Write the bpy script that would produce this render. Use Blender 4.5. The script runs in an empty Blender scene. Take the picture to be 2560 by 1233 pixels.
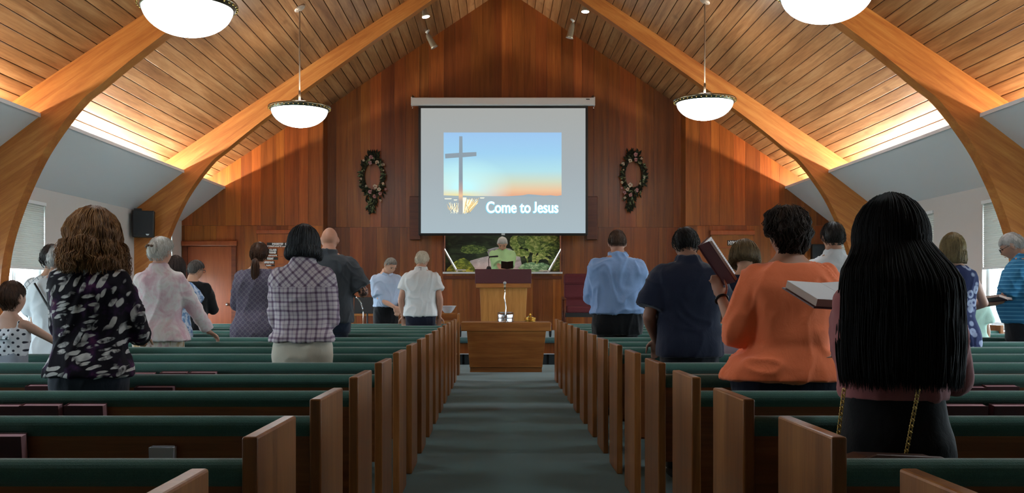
import bpy, bmesh, math, random
import numpy as np
from mathutils import Vector, Matrix, noise
random.seed(7)
PI = math.pi
SC = bpy.context.scene
COL = SC.collection

# ------------------------------------------------------------------ camera, world, lights, exposure
F = 2450.0                       # focal length in pixels of the 2560 x 1233 frame
VX, VY, EYE = 1244.0, 736.0, 1.2 # vanishing point of the aisle and eye height
cam_d = bpy.data.cameras.new('camera'); cam = bpy.data.objects.new('camera', cam_d); COL.objects.link(cam)
cam.location = (0, 0, EYE); cam.rotation_euler = (PI/2, 0, 0)
cam_d.sensor_width = 36; cam_d.lens = F/2560*36
cam_d.shift_x = (1280-VX)/2560; cam_d.shift_y = (VY-616.5)/2560
cam_d.clip_start = .05; cam_d.clip_end = 200
SC.camera = cam
SC.view_settings.view_transform = 'Standard'; SC.view_settings.look = 'None'
SC.view_settings.gamma = 1; SC.view_settings.use_curve_mapping = False
SC.view_settings.exposure = 0.15
cy_ = SC.cycles; cy_.max_bounces = 7; cy_.diffuse_bounces = 4; cy_.glossy_bounces = 3; cy_.transmission_bounces = 4; cy_.transparent_max_bounces = 8; cy_.sample_clamp_indirect = 6; cy_.caustics_reflective = False; cy_.caustics_refractive = False
w = bpy.data.worlds.new('sky'); SC.world = w; w.use_nodes = True
bg = w.node_tree.nodes['Background']; bg.inputs[0].default_value = (.80, .93, 1, 1); bg.inputs[1].default_value = 34.0

def area_light(name, loc, rot, sx, sy, energy, color, portal=False):
    l = bpy.data.lights.new(name, 'AREA'); l.shape = 'RECTANGLE'; l.size = sx; l.size_y = sy
    l.energy = energy; l.color = color; l.cycles.is_portal = portal
    o = bpy.data.objects.new(name, l); COL.objects.link(o); o.location = loc; o.rotation_euler = rot
    return o
def point_light(name, loc, energy, color, r=.05):
    l = bpy.data.lights.new(name, 'POINT'); l.energy = energy; l.color = color; l.shadow_soft_size = r
    o = bpy.data.objects.new(name, l); COL.objects.link(o); o.location = loc
    return o

def at(px, py, D):               # pixel + depth -> point in the room
    return Vector(((px-VX)*D/F, D, EYE-(py-VY)*D/F))

# ------------------------------------------------------------------ room numbers
XC = .15; HALF = 6.4; XL, XR = XC-HALF, XC+HALF
RIDGE, SLOPE = 7.40, .668
def ceil_z(x): return RIDGE-SLOPE*abs(x-XC)
Y_WALL, Y_REC = 19.4, 19.9       # side sections and recessed centre of the front wall
REC_L, REC_R = -3.45, 3.72
BEAMS = (6.27, 11.56, 16.85)
Y_BACK = -3.0
COVE_Z0, COVE_Z1, COVE_IN = 2.65, 3.30, .85

# ------------------------------------------------------------------ materials
def lin(c):
    if isinstance(c, str):
        c = tuple(int(c[i:i+2], 16)/255 for i in (0, 2, 4))
    return tuple(x/12.92 if x <= .04045 else ((x+.055)/1.055)**2.4 for x in c)+(1,)
class NT:
    def __init__(s, name, rough=.6, metal=0., spec=.5):
        s.m = bpy.data.materials.new(name); s.m.use_nodes = True; s.t = s.m.node_tree
        s.b = s.t.nodes['Principled BSDF']
        s.b.inputs['Roughness'].default_value = rough; s.b.inputs['Metallic'].default_value = metal
        s.b.inputs['Specular IOR Level'].default_value = spec
    def n(s, typ, ins=None, **props):
        nd = s.t.nodes.new(typ)
        for k, v in props.items(): setattr(nd, k, v)
        for k, v in (ins or {}).items(): s.put(nd.inputs[k], v)
        return nd
    def put(s, sock, v):
        if isinstance(v, bpy.types.NodeSocket): s.t.links.new(v, sock)
        elif isinstance(v, bpy.types.Node): s.t.links.new(v.outputs[0], sock)
        else: sock.default_value = v
    def math(s, op, a, b=0., c=0.):
        return s.n('ShaderNodeMath', {0: a, 1: b, 2: c}, operation=op).outputs[0]
    def mix(s, f, a, b, blend='MIX'):
        nd = s.n('ShaderNodeMix', data_type='RGBA', blend_type=blend)
        s.put(nd.inputs[0], f); s.put(nd.inputs[6], a); s.put(nd.inputs[7], b)
        return nd.outputs[2]
    def coord(s, kind='Object', scale=(1, 1, 1), rot=(0, 0, 0), loc=(0, 0, 0), rand=False):
        c = s.n('ShaderNodeTexCoord').outputs[kind]
        if rand:
            r = s.n('ShaderNodeObjectInfo').outputs['Random']
            k = s.n('ShaderNodeCombineXYZ', {0: s.math('MULTIPLY', r, 37.), 1: s.math('MULTIPLY', r, 91.), 2: s.math('MULTIPLY', r, 53.)})
            c = s.n('ShaderNodeVectorMath', {0: c, 1: k.outputs[0]}, operation='ADD').outputs[0]
        return s.n('ShaderNodeMapping', {'Vector': c, 'Scale': scale, 'Rotation': rot, 'Location': loc}).outputs[0]
    def noise(s, v, scale=5., detail=4., rough=.55, dist=0.):
        return s.n('ShaderNodeTexNoise', {'Vector': v, 'Scale': scale, 'Detail': detail, 'Roughness': rough, 'Distortion': dist}).outputs[0]
    def ramp(s, f, stops, interp='LINEAR'):
        r = s.n('ShaderNodeValToRGB', {0: f}); e = r.color_ramp.elements; r.color_ramp.interpolation = interp
        while len(e) < len(stops): e.new(.5)
        for i, (p, c) in enumerate(stops):
            e[i].position = p; e[i].color = c if len(c) == 4 else tuple(c)+(1,)
        return r.outputs[0]
    def bump(s, h, strength=.3, dist=.01):
        s.put(s.b.inputs['Normal'], s.n('ShaderNodeBump', {'Height': h, 'Strength': strength, 'Distance': dist}))
    def col(s, c): s.put(s.b.inputs['Base Color'], c)
M = {}
def plain(name, c, rough=.6, metal=0., spec=.5, fuzz=0, var=.0, bumpscale=0, bs=.2, sheen=0.):
    t = NT(name, rough, metal, spec); c = lin(c)
    if var:
        v = t.noise(t.coord(rand=True), fuzz or 8., 3)
        t.col(t.mix(v, tuple(x*(1-var) for x in c[:3])+(1,), tuple(min(1, x*(1+var)) for x in c[:3])+(1,)))
    else: t.b.inputs['Base Color'].default_value = c
    if bumpscale: t.bump(t.noise(t.coord(), bumpscale, 3), bs, .004)
    if sheen: t.b.inputs['Sheen Weight'].default_value = sheen
    M[name] = t.m; return t.m
def wood(name, dark, mid, light, stretch=(14, .9, 14), rough=.45, rnd=.35, knots=False, spec=.4, bs=.12, tint=.0, rot=None):
    t = NT(name, rough, 0, spec)
    if rot:
        vr = t.coord(rot=rot, rand=True); mp_ = lambda s_: t.n('ShaderNodeMapping', {'Vector': vr, 'Scale': s_}).outputs[0]
    else: mp_ = lambda s_: t.coord(scale=s_, rand=True)
    n1 = t.noise(mp_(stretch), 1., 6, .6, .6); n2 = t.noise(mp_(tuple(x*6 for x in stretch)), 1., 3, .6)
    f = t.math('ADD', t.math('MULTIPLY', n1, .75), t.math('MULTIPLY', n2, .25))
    c = t.ramp(f, [(.3, lin(dark)), (.5, lin(mid)), (.72, lin(light))])
    if knots:
        vo = t.n('ShaderNodeTexVoronoi', {'Vector': t.coord(scale=(stretch[0]*.16, stretch[1]*1.6, stretch[2]*.16), rand=True), 'Scale': 1.6})
        k = t.ramp(vo.outputs['Distance'], [(.05, (1, 1, 1)), (.16, (0, 0, 0))])
        c = t.mix(t.math('MULTIPLY', k, .55), c, lin(dark))
    r = t.n('ShaderNodeObjectInfo').outputs['Random']
    val = t.math('ADD', t.math('MULTIPLY', r, rnd), 1-rnd/2)
    hs = t.n('ShaderNodeHueSaturation', {'Color': c, 'Value': val, 'Saturation': 1., 'Hue': t.math('ADD', t.math('MULTIPLY', t.math('FRACT', t.math('MULTIPLY', r, 7.3)), tint), .5-tint/2)})
    t.col(hs.outputs[0]); t.bump(n2, bs, .003); M[name] = t.m; return t.m
def emit(name, c, strength):
    t = NT(name); t.b.inputs['Base Color'].default_value = lin(c)
    t.b.inputs['Emission Color'].default_value = lin(c); t.b.inputs['Emission Strength'].default_value = strength
    M[name] = t.m; return t.m

wood('pine', '6f4626', 'a07148', 'c0976b', (9, .55, 9), .42, .26, True, .45)
for s_, n_ in ((1, 'beam_r'), (-1, 'beam_l')): wood(n_, '8e4f20', 'ac6a31', 'c48846', (.8, 3, 11), .38, .08, rot=(0, -s_*math.atan(.668), 0))
wood('mahogany', '64300f', '85471a', '9c5a26', (11, 11, .5), .36, .6, tint=.012)
wood('oak', '6a3f1e', '875429', 'a06c3a', (12, 12, .9), .33, .12)
wood('oak_light', '8a5a2a', 'a8743a', 'bf8c4c', (12, 12, .9), .33, .1)
wood('oak_flat', '7a4a20', '9a6230', 'b37a40', (.9, 12, 12), .33, .12)
wood('pewback', '63391c', '7d4a25', '955f32', (.8, 14, 14), .42, .12)
wood('doorwood', '7a3a1c', '8e4624', 'a05830', (7, 7, .6), .36, .05)
wood('trimwood', '4a1f0e', '5f2a13', '713819', (1, 14, 14), .4, .15)
plain('wallpaint', 'cbc6c3', .85, var=.03, fuzz=3)
plain('cove', 'd6d9dd', .8)
plain('white_frame', 'e6eaec', .45)
plain('black', '0b0b0c', .5); plain('black_gloss', '080809', .25)
plain('chrome', 'c8cacc', .18, 1.); plain('brass', 'b89a58', .28, 1.); plain('gold', 'd8b45c', .22, 1.)
plain('pewter', '8f8a78', .3, 1.)
plain('maroon', '4a1c22', .5, var=.15, fuzz=20); plain('maroon_fabric', '5c1e26', .85, var=.15, fuzz=40, bumpscale=300)
plain('paper', 'e9ecef', .8); plain('pink_edge', 'b88f98', .7)
plain('leather', '4a2a1c', .5, var=.2, bumpscale=90)
plain('alu', 'c9d2d8', .4, .2)
# carpet and green upholstery
def cloth_mat(name, a, b, scale=260, rough=.95, sheen=.25):
    t = NT(name, rough, 0, .15)
    n = t.noise(t.coord(), scale, 2, .7); n2 = t.noise(t.coord(), 3.5, 3)
    c = t.mix(n, lin(a), lin(b)); c = t.mix(t.math('MULTIPLY', n2, .35), c, lin(a)); t.col(c); t.bump(n, .35, .004)
    t.b.inputs['Sheen Weight'].default_value = sheen; t.b.inputs['Sheen Roughness'].default_value = .4
    M[name] = t.m
cloth_mat('carpet', '344d4d', '567677', 220)
cloth_mat('green', '31524a', '578278', 320, .9, .7)
t = NT('shade', .9); t.col(lin('cfd2cf'))
t.b.inputs['Transmission Weight'].default_value = 0.
tr = t.n('ShaderNodeBsdfTranslucent', {'Color': lin('d8dad4')}); mx = t.n('ShaderNodeMixShader', {0: .12})
t.t.links.new(t.b.outputs[0], mx.inputs[1]); t.t.links.new(tr.outputs[0], mx.inputs[2])
t.t.links.new(mx.outputs[0], t.t.nodes['Material Output'].inputs[0]); M['shade'] = t.m
t = NT('glass'); tr = t.n('ShaderNodeBsdfTransparent', {'Color': (.95, .98, 1, 1)}); gl = t.n('ShaderNodeBsdfGlossy', {'Roughness': .02})
mx = t.n('ShaderNodeMixShader', {0: .06}); t.t.links.new(tr.outputs[0], mx.inputs[1]); t.t.links.new(gl.outputs[0], mx.inputs[2])
t.t.links.new(mx.outputs[0], t.t.nodes['Material Output'].inputs[0]); M['glass'] = t.m

# ------------------------------------------------------------------ mesh builder
class MB:
    def __init__(s): s.v = []; s.f = []
    def add(s, vs, fs):
        o = len(s.v); s.v += [tuple(p) for p in vs]; s.f += [tuple(i+o for i in f) for f in fs]; return s
    def box(s, c, d, rot=None):
        x, y, z = (k/2 for k in d)
        vs = [Vector(p) for p in ((-x,-y,-z),(x,-y,-z),(x,y,-z),(-x,y,-z),(-x,-y,z),(x,-y,z),(x,y,z),(-x,y,z))]
        if rot is not None: vs = [rot @ p for p in vs]
        c = Vector(c)
        return s.add([p+c for p in vs], [(0,3,2,1),(4,5,6,7),(0,1,5,4),(1,2,6,5),(2,3,7,6),(3,0,4,7)])
    def prism(s, poly, a, b, axis='y'):   # polygon in the two other axes, extruded from a to b
        n = len(poly)
        mk = {'y': lambda p, t: (p[0], t, p[1]), 'x': lambda p, t: (t, p[0], p[1]), 'z': lambda p, t: (p[0], p[1], t)}[axis]
        vs = [mk(p, a) for p in poly]+[mk(p, b) for p in poly]
        fs = [tuple(range(n)), tuple(range(2*n-1, n-1, -1))]+[(i, i+n, (i+1) % n+n, (i+1) % n) for i in range(n)]
        return s.add(vs, fs)
    def rings(s, rings, caps=True):
        n = len(rings[0]); vs = [p for r in rings for p in r]; fs = []
        for k in range(len(rings)-1):
            for i in range(n):
                j = (i+1) % n; fs.append((k*n+i, k*n+j, (k+1)*n+j, (k+1)*n+i))
        if caps: fs += [tuple(range(n-1, -1, -1)), tuple((len(rings)-1)*n+i for i in range(n))]
        return s.add(vs, fs)
    def lathe(s, prof, n=24, c=(0, 0, 0), caps=True, rot=None):
        c = Vector(c); R = []
        for r, z in prof:
            ring = [Vector((r*math.cos(2*PI*i/n), r*math.sin(2*PI*i/n), z)) for i in range(n)]
            if rot is not None: ring = [rot @ p for p in ring]
            R.append([p+c for p in ring])
        return s.rings(R, caps)
    def tube(s, pts, rad, n=8, flat=1., rnd=False, up=None):
        pts = [Vector(p) for p in pts]
        if not hasattr(rad, '__len__'): rad = [rad]*len(pts)
        if rnd:   # rounded ends
            d0 = (pts[0]-pts[1]).normalized(); d1 = (pts[-1]-pts[-2]).normalized(); r0, r1 = rad[0], rad[-1]
            pts = [pts[0]+d0*r0*.9, pts[0]+d0*r0*.6]+pts+[pts[-1]+d1*r1*.6, pts[-1]+d1*r1*.9]
            rad = [r0*.35, r0*.78]+list(rad)+[r1*.78, r1*.35]
        R = []; u = None
        for i, p in enumerate(pts):
            d = (pts[min(i+1, len(pts)-1)]-pts[max(i-1, 0)])
            d = d.normalized() if d.length > 1e-9 else Vector((0, 0, 1))
            if u is None:
                u = Vector(up) if up is not None else (Vector((1, 0, 0)) if abs(d.x) < .8 else Vector((0, 1, 0)))
            u = (u-d*u.dot(d)); u = u.normalized() if u.length > 1e-6 else d.orthogonal().normalized()
            w_ = d.cross(u)
            R.append([p+u*rad[i]*math.cos(2*PI*k/n)+w_*rad[i]*flat*math.sin(2*PI*k/n) for k in range(n)])
        return s.rings(R)
    def ball(s, c, r, nu=12, nv=8, rot=None):
        c = Vector(c); r = Vector(r) if hasattr(r, '__len__') else Vector((r, r, r)); R = []
        for k in range(nv+1):
            th = PI*(k+.02 if k == 0 else (k-.02 if k == nv else k))/nv
            ring = [Vector((r.x*math.sin(th)*math.cos(2*PI*i/nu), r.y*math.sin(th)*math.sin(2*PI*i/nu), -r.z*math.cos(th))) for i in range(nu)]
            if rot is not None: ring = [rot @ p for p in ring]
            R.append([p+c for p in ring])
        return s.rings(R)
    def torus(s, c, R, r, n=24, m=8, rot=None, sx=1., sy=1.):
        vs = []; fs = []; c = Vector(c)
        for i in range(n):
            a = 2*PI*i/n
            for j in range(m):
                b = 2*PI*j/m
                p = Vector(((R*sx+r*math.cos(b))*math.cos(a), (R*sy+r*math.cos(b))*math.sin(a), r*math.sin(b)))
                vs.append((rot @ p if rot is not None else p)+c)
        for i in range(n):
            for j in range(m):
                fs.append((i*m+j, ((i+1) % n)*m+j, ((i+1) % n)*m+(j+1) % m, i*m+(j+1) % m))
        return s.add(vs, fs)
    def mesh(s, name, smooth=False, fix=True):
        me = bpy.data.meshes.new(name); me.from_pydata(s.v, [], s.f)
        if fix:
            bm = bmesh.new(); bm.from_mesh(me); bmesh.ops.recalc_face_normals(bm, faces=bm.faces); bm.to_mesh(me); bm.free()
        if smooth: me.polygons.foreach_set('use_smooth', [True]*len(me.polygons))
        me.update(); return me
    def build(s, name, m, parent=None, smooth=False, bevel=0., loc=None):
        me = s.mesh(name, smooth)
        return link(name, me, m, parent, bevel, loc)
def link(name, me, m, parent=None, bevel=0., loc=None):
    o = bpy.data.objects.new(name, me); COL.objects.link(o)
    if m is not None and not me.materials: me.materials.append(M[m] if isinstance(m, str) else m)
    if parent is not None: o.parent = parent
    if loc is not None: o.location = loc
    if bevel:
        b = o.modifiers.new('bevel', 'BEVEL'); b.width = bevel; b.segments = 2; b.limit_method = 'ANGLE'
    return o
def tag(o, label=None, cat=None, group=None, kind=None):
    if label: o['label'] = label
    if cat: o['category'] = cat
    if group: o['group'] = group
    if kind: o['kind'] = kind
    return o
def empty(name, loc=(0, 0, 0), rz=0., label=None, cat=None, group=None, kind=None):
    o = bpy.data.objects.new(name, None); COL.objects.link(o); o.location = loc; o.rotation_euler = (0, 0, rz)
    o.empty_display_size = .1
    return tag(o, label, cat, group, kind)
def copy_tree(o, parent=None):
    kids = list(o.children); c = o.copy(); COL.objects.link(c); c.parent = parent
    for k in kids: copy_tree(k, c)
    return c
def RX(a): return Matrix.Rotation(a, 3, 'X')
def RY(a): return Matrix.Rotation(a, 3, 'Y')
def RZ(a): return Matrix.Rotation(a, 3, 'Z')
# ================================================================== the setting
fl = MB().box((XC, (Y_BACK+21)/2, -.05), (2*HALF+.4, 21-Y_BACK, .1)).build('floor', 'carpet'); tag(fl, 'teal grey carpet of the church floor and aisle', kind='structure')
WIN_Z0, WIN_Z1 = .73, 2.46
WIN_Y = {-1: [(3.9, 5.3), (6.9, 8.3), (9.5, 10.9), (12.15, 13.55), (14.68, 16.02), (17.45, 18.83)],  # first window of each side is unseen, added as fill on people's backs
          1: [(3.9, 5.3), (6.9, 8.3), (9.5, 10.9), (11.85, 13.25), (14.72, 16.05), (17.45, 18.83)]}
wn = 0
for sd, xw, nm in ((-1, XL, 'wall_left'), (1, XR, 'wall_right')):
    mb = MB(); th = .18; xc_ = xw+sd*th/2; ztop = ceil_z(xw)+.1
    segs = []; y = Y_BACK
    for a, b in WIN_Y[sd]:
        segs.append((y, a, 0, ztop)); segs.append((a, b, 0, WIN_Z0)); segs.append((a, b, WIN_Z1, ztop)); y = b
    segs.append((y, 20.2, 0, ztop))
    for a, b, z0, z1 in segs: mb.box((xc_, (a+b)/2, (z0+z1)/2), (th, b-a, z1-z0))
    tag(mb.build(nm, 'wallpaint'), kind='structure')
    MB().box((xw-sd*.008, (Y_BACK+Y_WALL)/2, .06), (.016, Y_WALL-Y_BACK, .12)).build('baseboard_'+nm[5:], 'white_frame')['kind'] = 'structure'
    for a, b in WIN_Y[sd]:
        wn += 1
        e = empty('window_%d' % wn, (xw, (a+b)/2, WIN_Z0), kind='structure')
        W, Hh = b-a, WIN_Z1-WIN_Z0
        fr = MB(); x0 = sd*.10
        for yy in (-W/2+.03, W/2-.03): fr.box((x0, yy, Hh/2), (.06, .06, Hh))
        for zz in (.03, Hh-.03): fr.box((x0, 0, zz), (.06, W, .06))
        fr.build('window_frame', 'white_frame', e)
        for k, yy in enumerate((-W/4, W/4)):
            sf = MB(); ws = W/2-.05
            for q in (-1, 1): sf.box((x0+sd*.02*k, yy+q*(ws/2-.02), Hh/2), (.035, .04, Hh-.12))
            for zz in (.08, Hh-.08): sf.box((x0+sd*.02*k, yy, zz), (.035, ws, .04))
            s_ = sf.build('window_sash', 'white_frame', e)
            MB().box((x0+sd*.02*k, yy, Hh/2), (.006, ws-.08, Hh-.2)).build('pane', 'glass', s_)
        MB().box((-sd*.03, 0, -.012), (.20, W+.08, .024)).build('window_sill', 'white_frame', e)
        sh_h = WIN_Z1-1.56
        n = 64; pl = []
        for k in range(n+1):
            z = Hh-sh_h+sh_h*k/n; pl.append((sd*.015+(.004 if k % 2 else -.004), z))
        poly = pl+[(p[0]+sd*.004, p[1]) for p in pl[::-1]]
        s_ = MB().prism(poly, -W/2+.012, W/2-.012, 'y').build('pleated_shade', 'shade', e)
        MB().box((sd*.015, 0, Hh-sh_h-.012), (.03, W-.02, .028)).build('bottom_rail', 'white_frame', s_)
        MB().box((sd*.01, 0, Hh-.02), (.05, W-.01, .045)).build('head_rail', 'white_frame', s_)
        area_light('window_portal', (xw+sd*.2, (a+b)/2, (WIN_Z0+1.56)/2), (0, sd*PI/2, 0), 1.56-WIN_Z0, W, 1, (1, 1, 1), True)
# outside ground, pale and sunlit
MB().box((XC, 8, -.6), (90, 90, .1)).build('ground_outside', plain('pale_ground', 'b8bfb4', .9))['kind'] = 'structure'
# rear wall behind the camera
MB().box((XC, Y_BACK-.1, 3.8), (2*HALF+.4, .2, 7.6)).build('wall_rear', 'wallpaint')['kind'] = 'structure'

# ---- front wall: boards in two tiers, centre recessed
wf = empty('wall_front', (0, Y_WALL, 0), kind='structure'); tag(wf, 'reddish mahogany board wall behind the platform')
SEAM = 2.56
def board(x0, x1, z0, y, top=None):
    za = zb = top
    if top is None: za, zb = ceil_z(x0)+.04, ceil_z(x1)+.04
    if top is None and x0 < XC < x1:
        poly = [(x0, z0), (x1, z0), (x1, zb), (XC, RIDGE+.04), (x0, za)]
    else: poly = [(x0, z0), (x1, z0), (x1, zb), (x0, za)]
    cx = (x0+x1)/2
    mb = MB().prism([(p[0]-cx, p[1]-z0) for p in poly], -.012, .012, 'y')
    o = mb.build('board', 'mahogany', wf); o.location = (cx, y-Y_WALL+random.uniform(0, .003), z0)
OPEN_L, OPEN_R, OPEN_B, OPEN_T = (1110-VX)*Y_REC/F, (1403-VX)*Y_REC/F, 1.65, 2.75
DOOR_L, DOOR_R, DOOR_T = (462-VX)*Y_WALL/F, (588-VX)*Y_WALL/F, 2.20
def tier(xa, xb, y, z0, z1, avg):
    n = max(1, round((xb-xa)/avg)); c = [xa]
    for k in range(1, n): c.append(xa+(xb-xa)*(k+random.uniform(-.33, .33))/n)
    c.append(xb)
    for a, b in zip(c[:-1], c[1:]): board(a+.0012, b-.0012, z0, y, z1)
for xa, xb in ((XL, REC_L), (REC_R, XR)):
    tier(xa, xb, Y_WALL, SEAM+.002, None, .24)
    if xa < 0:
        tier(xa, DOOR_L, Y_WALL, 0, SEAM-.002, .2); tier(DOOR_R, xb, Y_WALL, 0, SEAM-.002, .24); tier(DOOR_L, DOOR_R, Y_WALL, DOOR_T, SEAM-.002, .3)
    else: tier(xa, xb, Y_WALL, 0, SEAM-.002, .24)
tier(REC_L-.02, OPEN_L, Y_REC, .4, SEAM-.002, .24); tier(OPEN_R, REC_R+.02, Y_REC, .4, SEAM-.002, .24)
tier(REC_L-.02, OPEN_L, Y_REC, SEAM+.002, None, .24); tier(OPEN_R, REC_R+.02, Y_REC, SEAM+.002, None, .24)
tier(OPEN_L, OPEN_R, Y_REC, .4, OPEN_B, .22); tier(OPEN_L, OPEN_R, Y_REC, OPEN_T, None, .24)
for x, sgn in ((REC_L, 1), (REC_R, -1)):      # return faces of the recess
    MB().box((x-sgn*.012, (Y_WALL+Y_REC)/2-Y_WALL, ceil_z(x)/2), (.024, Y_REC-Y_WALL+.02, ceil_z(x))).build('corner_board', 'mahogany', wf)
# solid wall behind the boards
bk = MB()
for a, b in ((XL, OPEN_L-.02), (OPEN_R+.02, XR)): bk.box(((a+b)/2, Y_REC+.1, 3.7), (b-a, .16, 7.5))
bk.box(((OPEN_L+OPEN_R)/2, Y_REC+.1, .8), (OPEN_R-OPEN_L+.04, .16, 1.66)); bk.box(((OPEN_L+OPEN_R)/2, Y_REC+.1, 5.1), (OPEN_R-OPEN_L+.04, .16, 4.7))
for a, b in ((XL, DOOR_L), (DOOR_R, REC_L-.03), (REC_R+.03, XR)): bk.box(((a+b)/2, Y_WALL+.2, 3.5), (b-a, .3, 7.0))
bk.box(((DOOR_L+DOOR_R)/2, Y_WALL+.2, 4.6), (DOOR_R-DOOR_L, .3, 4.8))
bo = bk.build('wall_backing', 'trimwood', wf); bo.location = (0, -Y_WALL, 0)
# long ledges of the opening
sl = MB().box(((OPEN_L+OPEN_R)/2, Y_REC-.05, OPEN_B-.015), (OPEN_R-OPEN_L+.04, .14, .035)).build('trim_1', 'white_frame'); sl['kind'] = 'structure'
MB().box(((OPEN_L+OPEN_R)/2, Y_REC-.03, OPEN_B-.11), (OPEN_R-OPEN_L+.02, .05, .06)).build('trim_2', 'trimwood')['kind'] = 'structure'
fr = MB()
for x in (OPEN_L-.01, OPEN_R+.01): fr.box((x, Y_REC+.2, (OPEN_B+OPEN_T)/2), (.03, .5, OPEN_T-OPEN_B))
fr.build('trim_3', 'trimwood')['kind'] = 'structure'

# ---- ceiling: slab and planks
ce = MB(); ys0, ys1 = Y_BACK-.2, Y_REC+.2
ln = HALF+.4
for sd in (-1, 1):
    a = (XC, RIDGE+.03); b = (XC+sd*ln, RIDGE+.03-SLOPE*ln)
    ce.prism([a, b, (b[0], b[1]+.14), (a[0], a[1]+.14)], ys0, ys1, 'y')
ceil = ce.build('ceiling', plain('groove', '2c1a0c', .8)); tag(ceil, 'vaulted ceiling of pine planks', kind='structure')
ang = math.atan(SLOPE); L = HALF/math.cos(ang); NP = 42; pw = L/NP
bays = [(BEAMS[0], BEAMS[1]), (BEAMS[1], BEAMS[2]), (BEAMS[2], Y_REC)]
for bi, (a, b) in enumerate(bays):
    mb = MB(); hw = pw/2-.005; c = .005
    mb.prism([(-hw, .012), (-hw, -.012+c), (-hw+c, -.012), (hw-c, -.012), (hw, -.012+c), (hw, .012)], -(b-a)/2, (b-a)/2, 'y')
    me = mb.mesh('plank'); me.materials.append(M['pine'])
    for sd in (-1, 1):
        for k in range(NP):
            d = (k+.5)*pw; o = link('plank', me, None, ceil)
            o.location = (XC+sd*d*math.cos(ang), (a+b)/2, RIDGE-d*math.sin(ang)+.012); o.rotation_euler = (0, sd*ang, 0)
nb = MB()
for sd in (-1, 1):
    d = L; nb.box((XC+sd*d/2*math.cos(ang), (Y_BACK+BEAMS[0])/2, RIDGE-d/2*math.sin(ang)+.02), (d, BEAMS[0]-Y_BACK, .02), RY(sd*ang))
nb.build('rear_ceiling_boards', 'pine', ceil)

# ---- laminated arch beams
intr = [(0, .26), (1.75, .295), (3.0, .345), (4.0, .395), (4.5, .445), (4.85, .50)]
curve = [(5.05, 3.50), (5.30, 3.19), (5.52, 2.86), (5.70, 2.50), (5.83, 2.18), (5.94, 1.83), (6.0, 1.5), (6.03, 1.1), (6.05, .6), (6.06, 0)]
for k, yb in enumerate(BEAMS):
    e = empty('arch_beam', (XC, yb, 0), kind='structure'); tag(e, 'honey laminated wood arch, ' + ('just behind the near lamps', 'between the near and the far lamps', 'in front of the screen wall')[k])
    for sd in (-1, 1):
        lo = [(d, RIDGE-SLOPE*d-t_) for d, t_ in intr]+curve
        # refine the curve
        fine = []
        for i in range(len(lo)-1):
            p0 = lo[max(i-1, 0)]; p1 = lo[i]; p2 = lo[i+1]; p3 = lo[min(i+2, len(lo)-1)]
            for q in range(4):
                u = q/4
                fine.append(tuple(.5*((2*p1[c])+(-p0[c]+p2[c])*u+(2*p0[c]-5*p1[c]+4*p2[c]-p3[c])*u*u+(-p0[c]+3*p1[c]-3*p2[c]+p3[c])*u**3) for c in (0, 1)))
        fine.append(lo[-1])
        up = [(p[0], RIDGE-SLOPE*p[0]) if p[0] < 5.2 else None for p in fine]
        vs = []; fs = []; n = len(fine)
        for i, p in enumerate(fine):
            if p[0] <= 5.04: q = (p[0], RIDGE-SLOPE*p[0])
            else:
                t_ = min(1, (fine[-1][1]-p[1])/(fine[-1][1]-3.5))    # 1 at haunch .. 0 at the foot
                q = (5.04+(1-t_)*0, 0)
                if p[1] > 3.0:
                    uu = (3.5-p[1])/.5; q = (5.04+uu*(HALF-5.04), RIDGE-SLOPE*(5.04+uu*(HALF-5.04)))
                else: q = (HALF, p[1]*(RIDGE-SLOPE*HALF)/3.0)
            for yy in (0, .2): vs += [(sd*p[0], yy, p[1]), (sd*q[0], yy, q[1])]
        for i in range(n-1):
            a = i*4; b = a+4
            fs += [(a, b, b+1, a+1), (a+2, a+3, b+3, b+2), (a, a+2, b+2, b), (a+1, b+1, b+3, a+3)]
        fs += [(0, 1, 3, 2), (n*4-4, n*4-2, n*4-1, n*4-3)]
        mb = MB().add(vs, fs); mb.build('arch_half', 'beam_r' if sd > 0 else 'beam_l', e)

# ---- cove panels, troughs and their tube lights
cov_edges = [(Y_BACK, BEAMS[0]), (BEAMS[0]+.2, BEAMS[1]), (BEAMS[1]+.2, BEAMS[2]), (BEAMS[2]+.2, Y_WALL)]
COVE_E = [0, 130, 310, 170]; COVE_C = [(1, .8, .5), (1, .87, .67), (1, .97, .92), (1, .87, .68)]
ci = 0
for sd, xw in ((-1, XL), (1, XR)):
    for k, (a, b) in enumerate(cov_edges):
        e = empty('light_cove', (xw, (a+b)/2, COVE_Z0), kind='structure'); tag(e, 'sloping pale grey cove panel above the windows')
        hl = (b-a)/2
        x1, z1 = -sd*COVE_IN, COVE_Z1-COVE_Z0
        nx, nz = sd*.03, .03
        MB().prism([(0, 0), (x1, z1), (x1+nx*.6, z1+.035), (0, .05)], -hl+.003, hl-.003, 'y').build('cove_panel', 'cove', e)
        MB().box((x1-sd*.004, 0, z1+.012), (.018, 2*hl-.006, .045)).build('cove_lip', 'cove', e)
        if not COVE_E[k]: continue
        xs, zs = -sd*.30, .37
        MB().box((xs+sd*.05, 0, zs-.035), (.10, 2*hl-.5, .05)).build('lamp_housing', 'white_frame', e)
        MB().tube([(xs, -hl+.3, zs+.02), (xs, hl-.3, zs+.02)], .016, 10).build('tube_lamp', emit('tube_glow', 'fff0d0', 6) if 'tube_glow' not in M else 'tube_glow', e)
        area_light('cove_tube_light', (xw+xs, (a+b)/2, COVE_Z0+zs+.045), (0, PI-sd*.45, 0), .05, 2*hl-.6, COVE_E[k], COVE_C[k])

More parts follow.
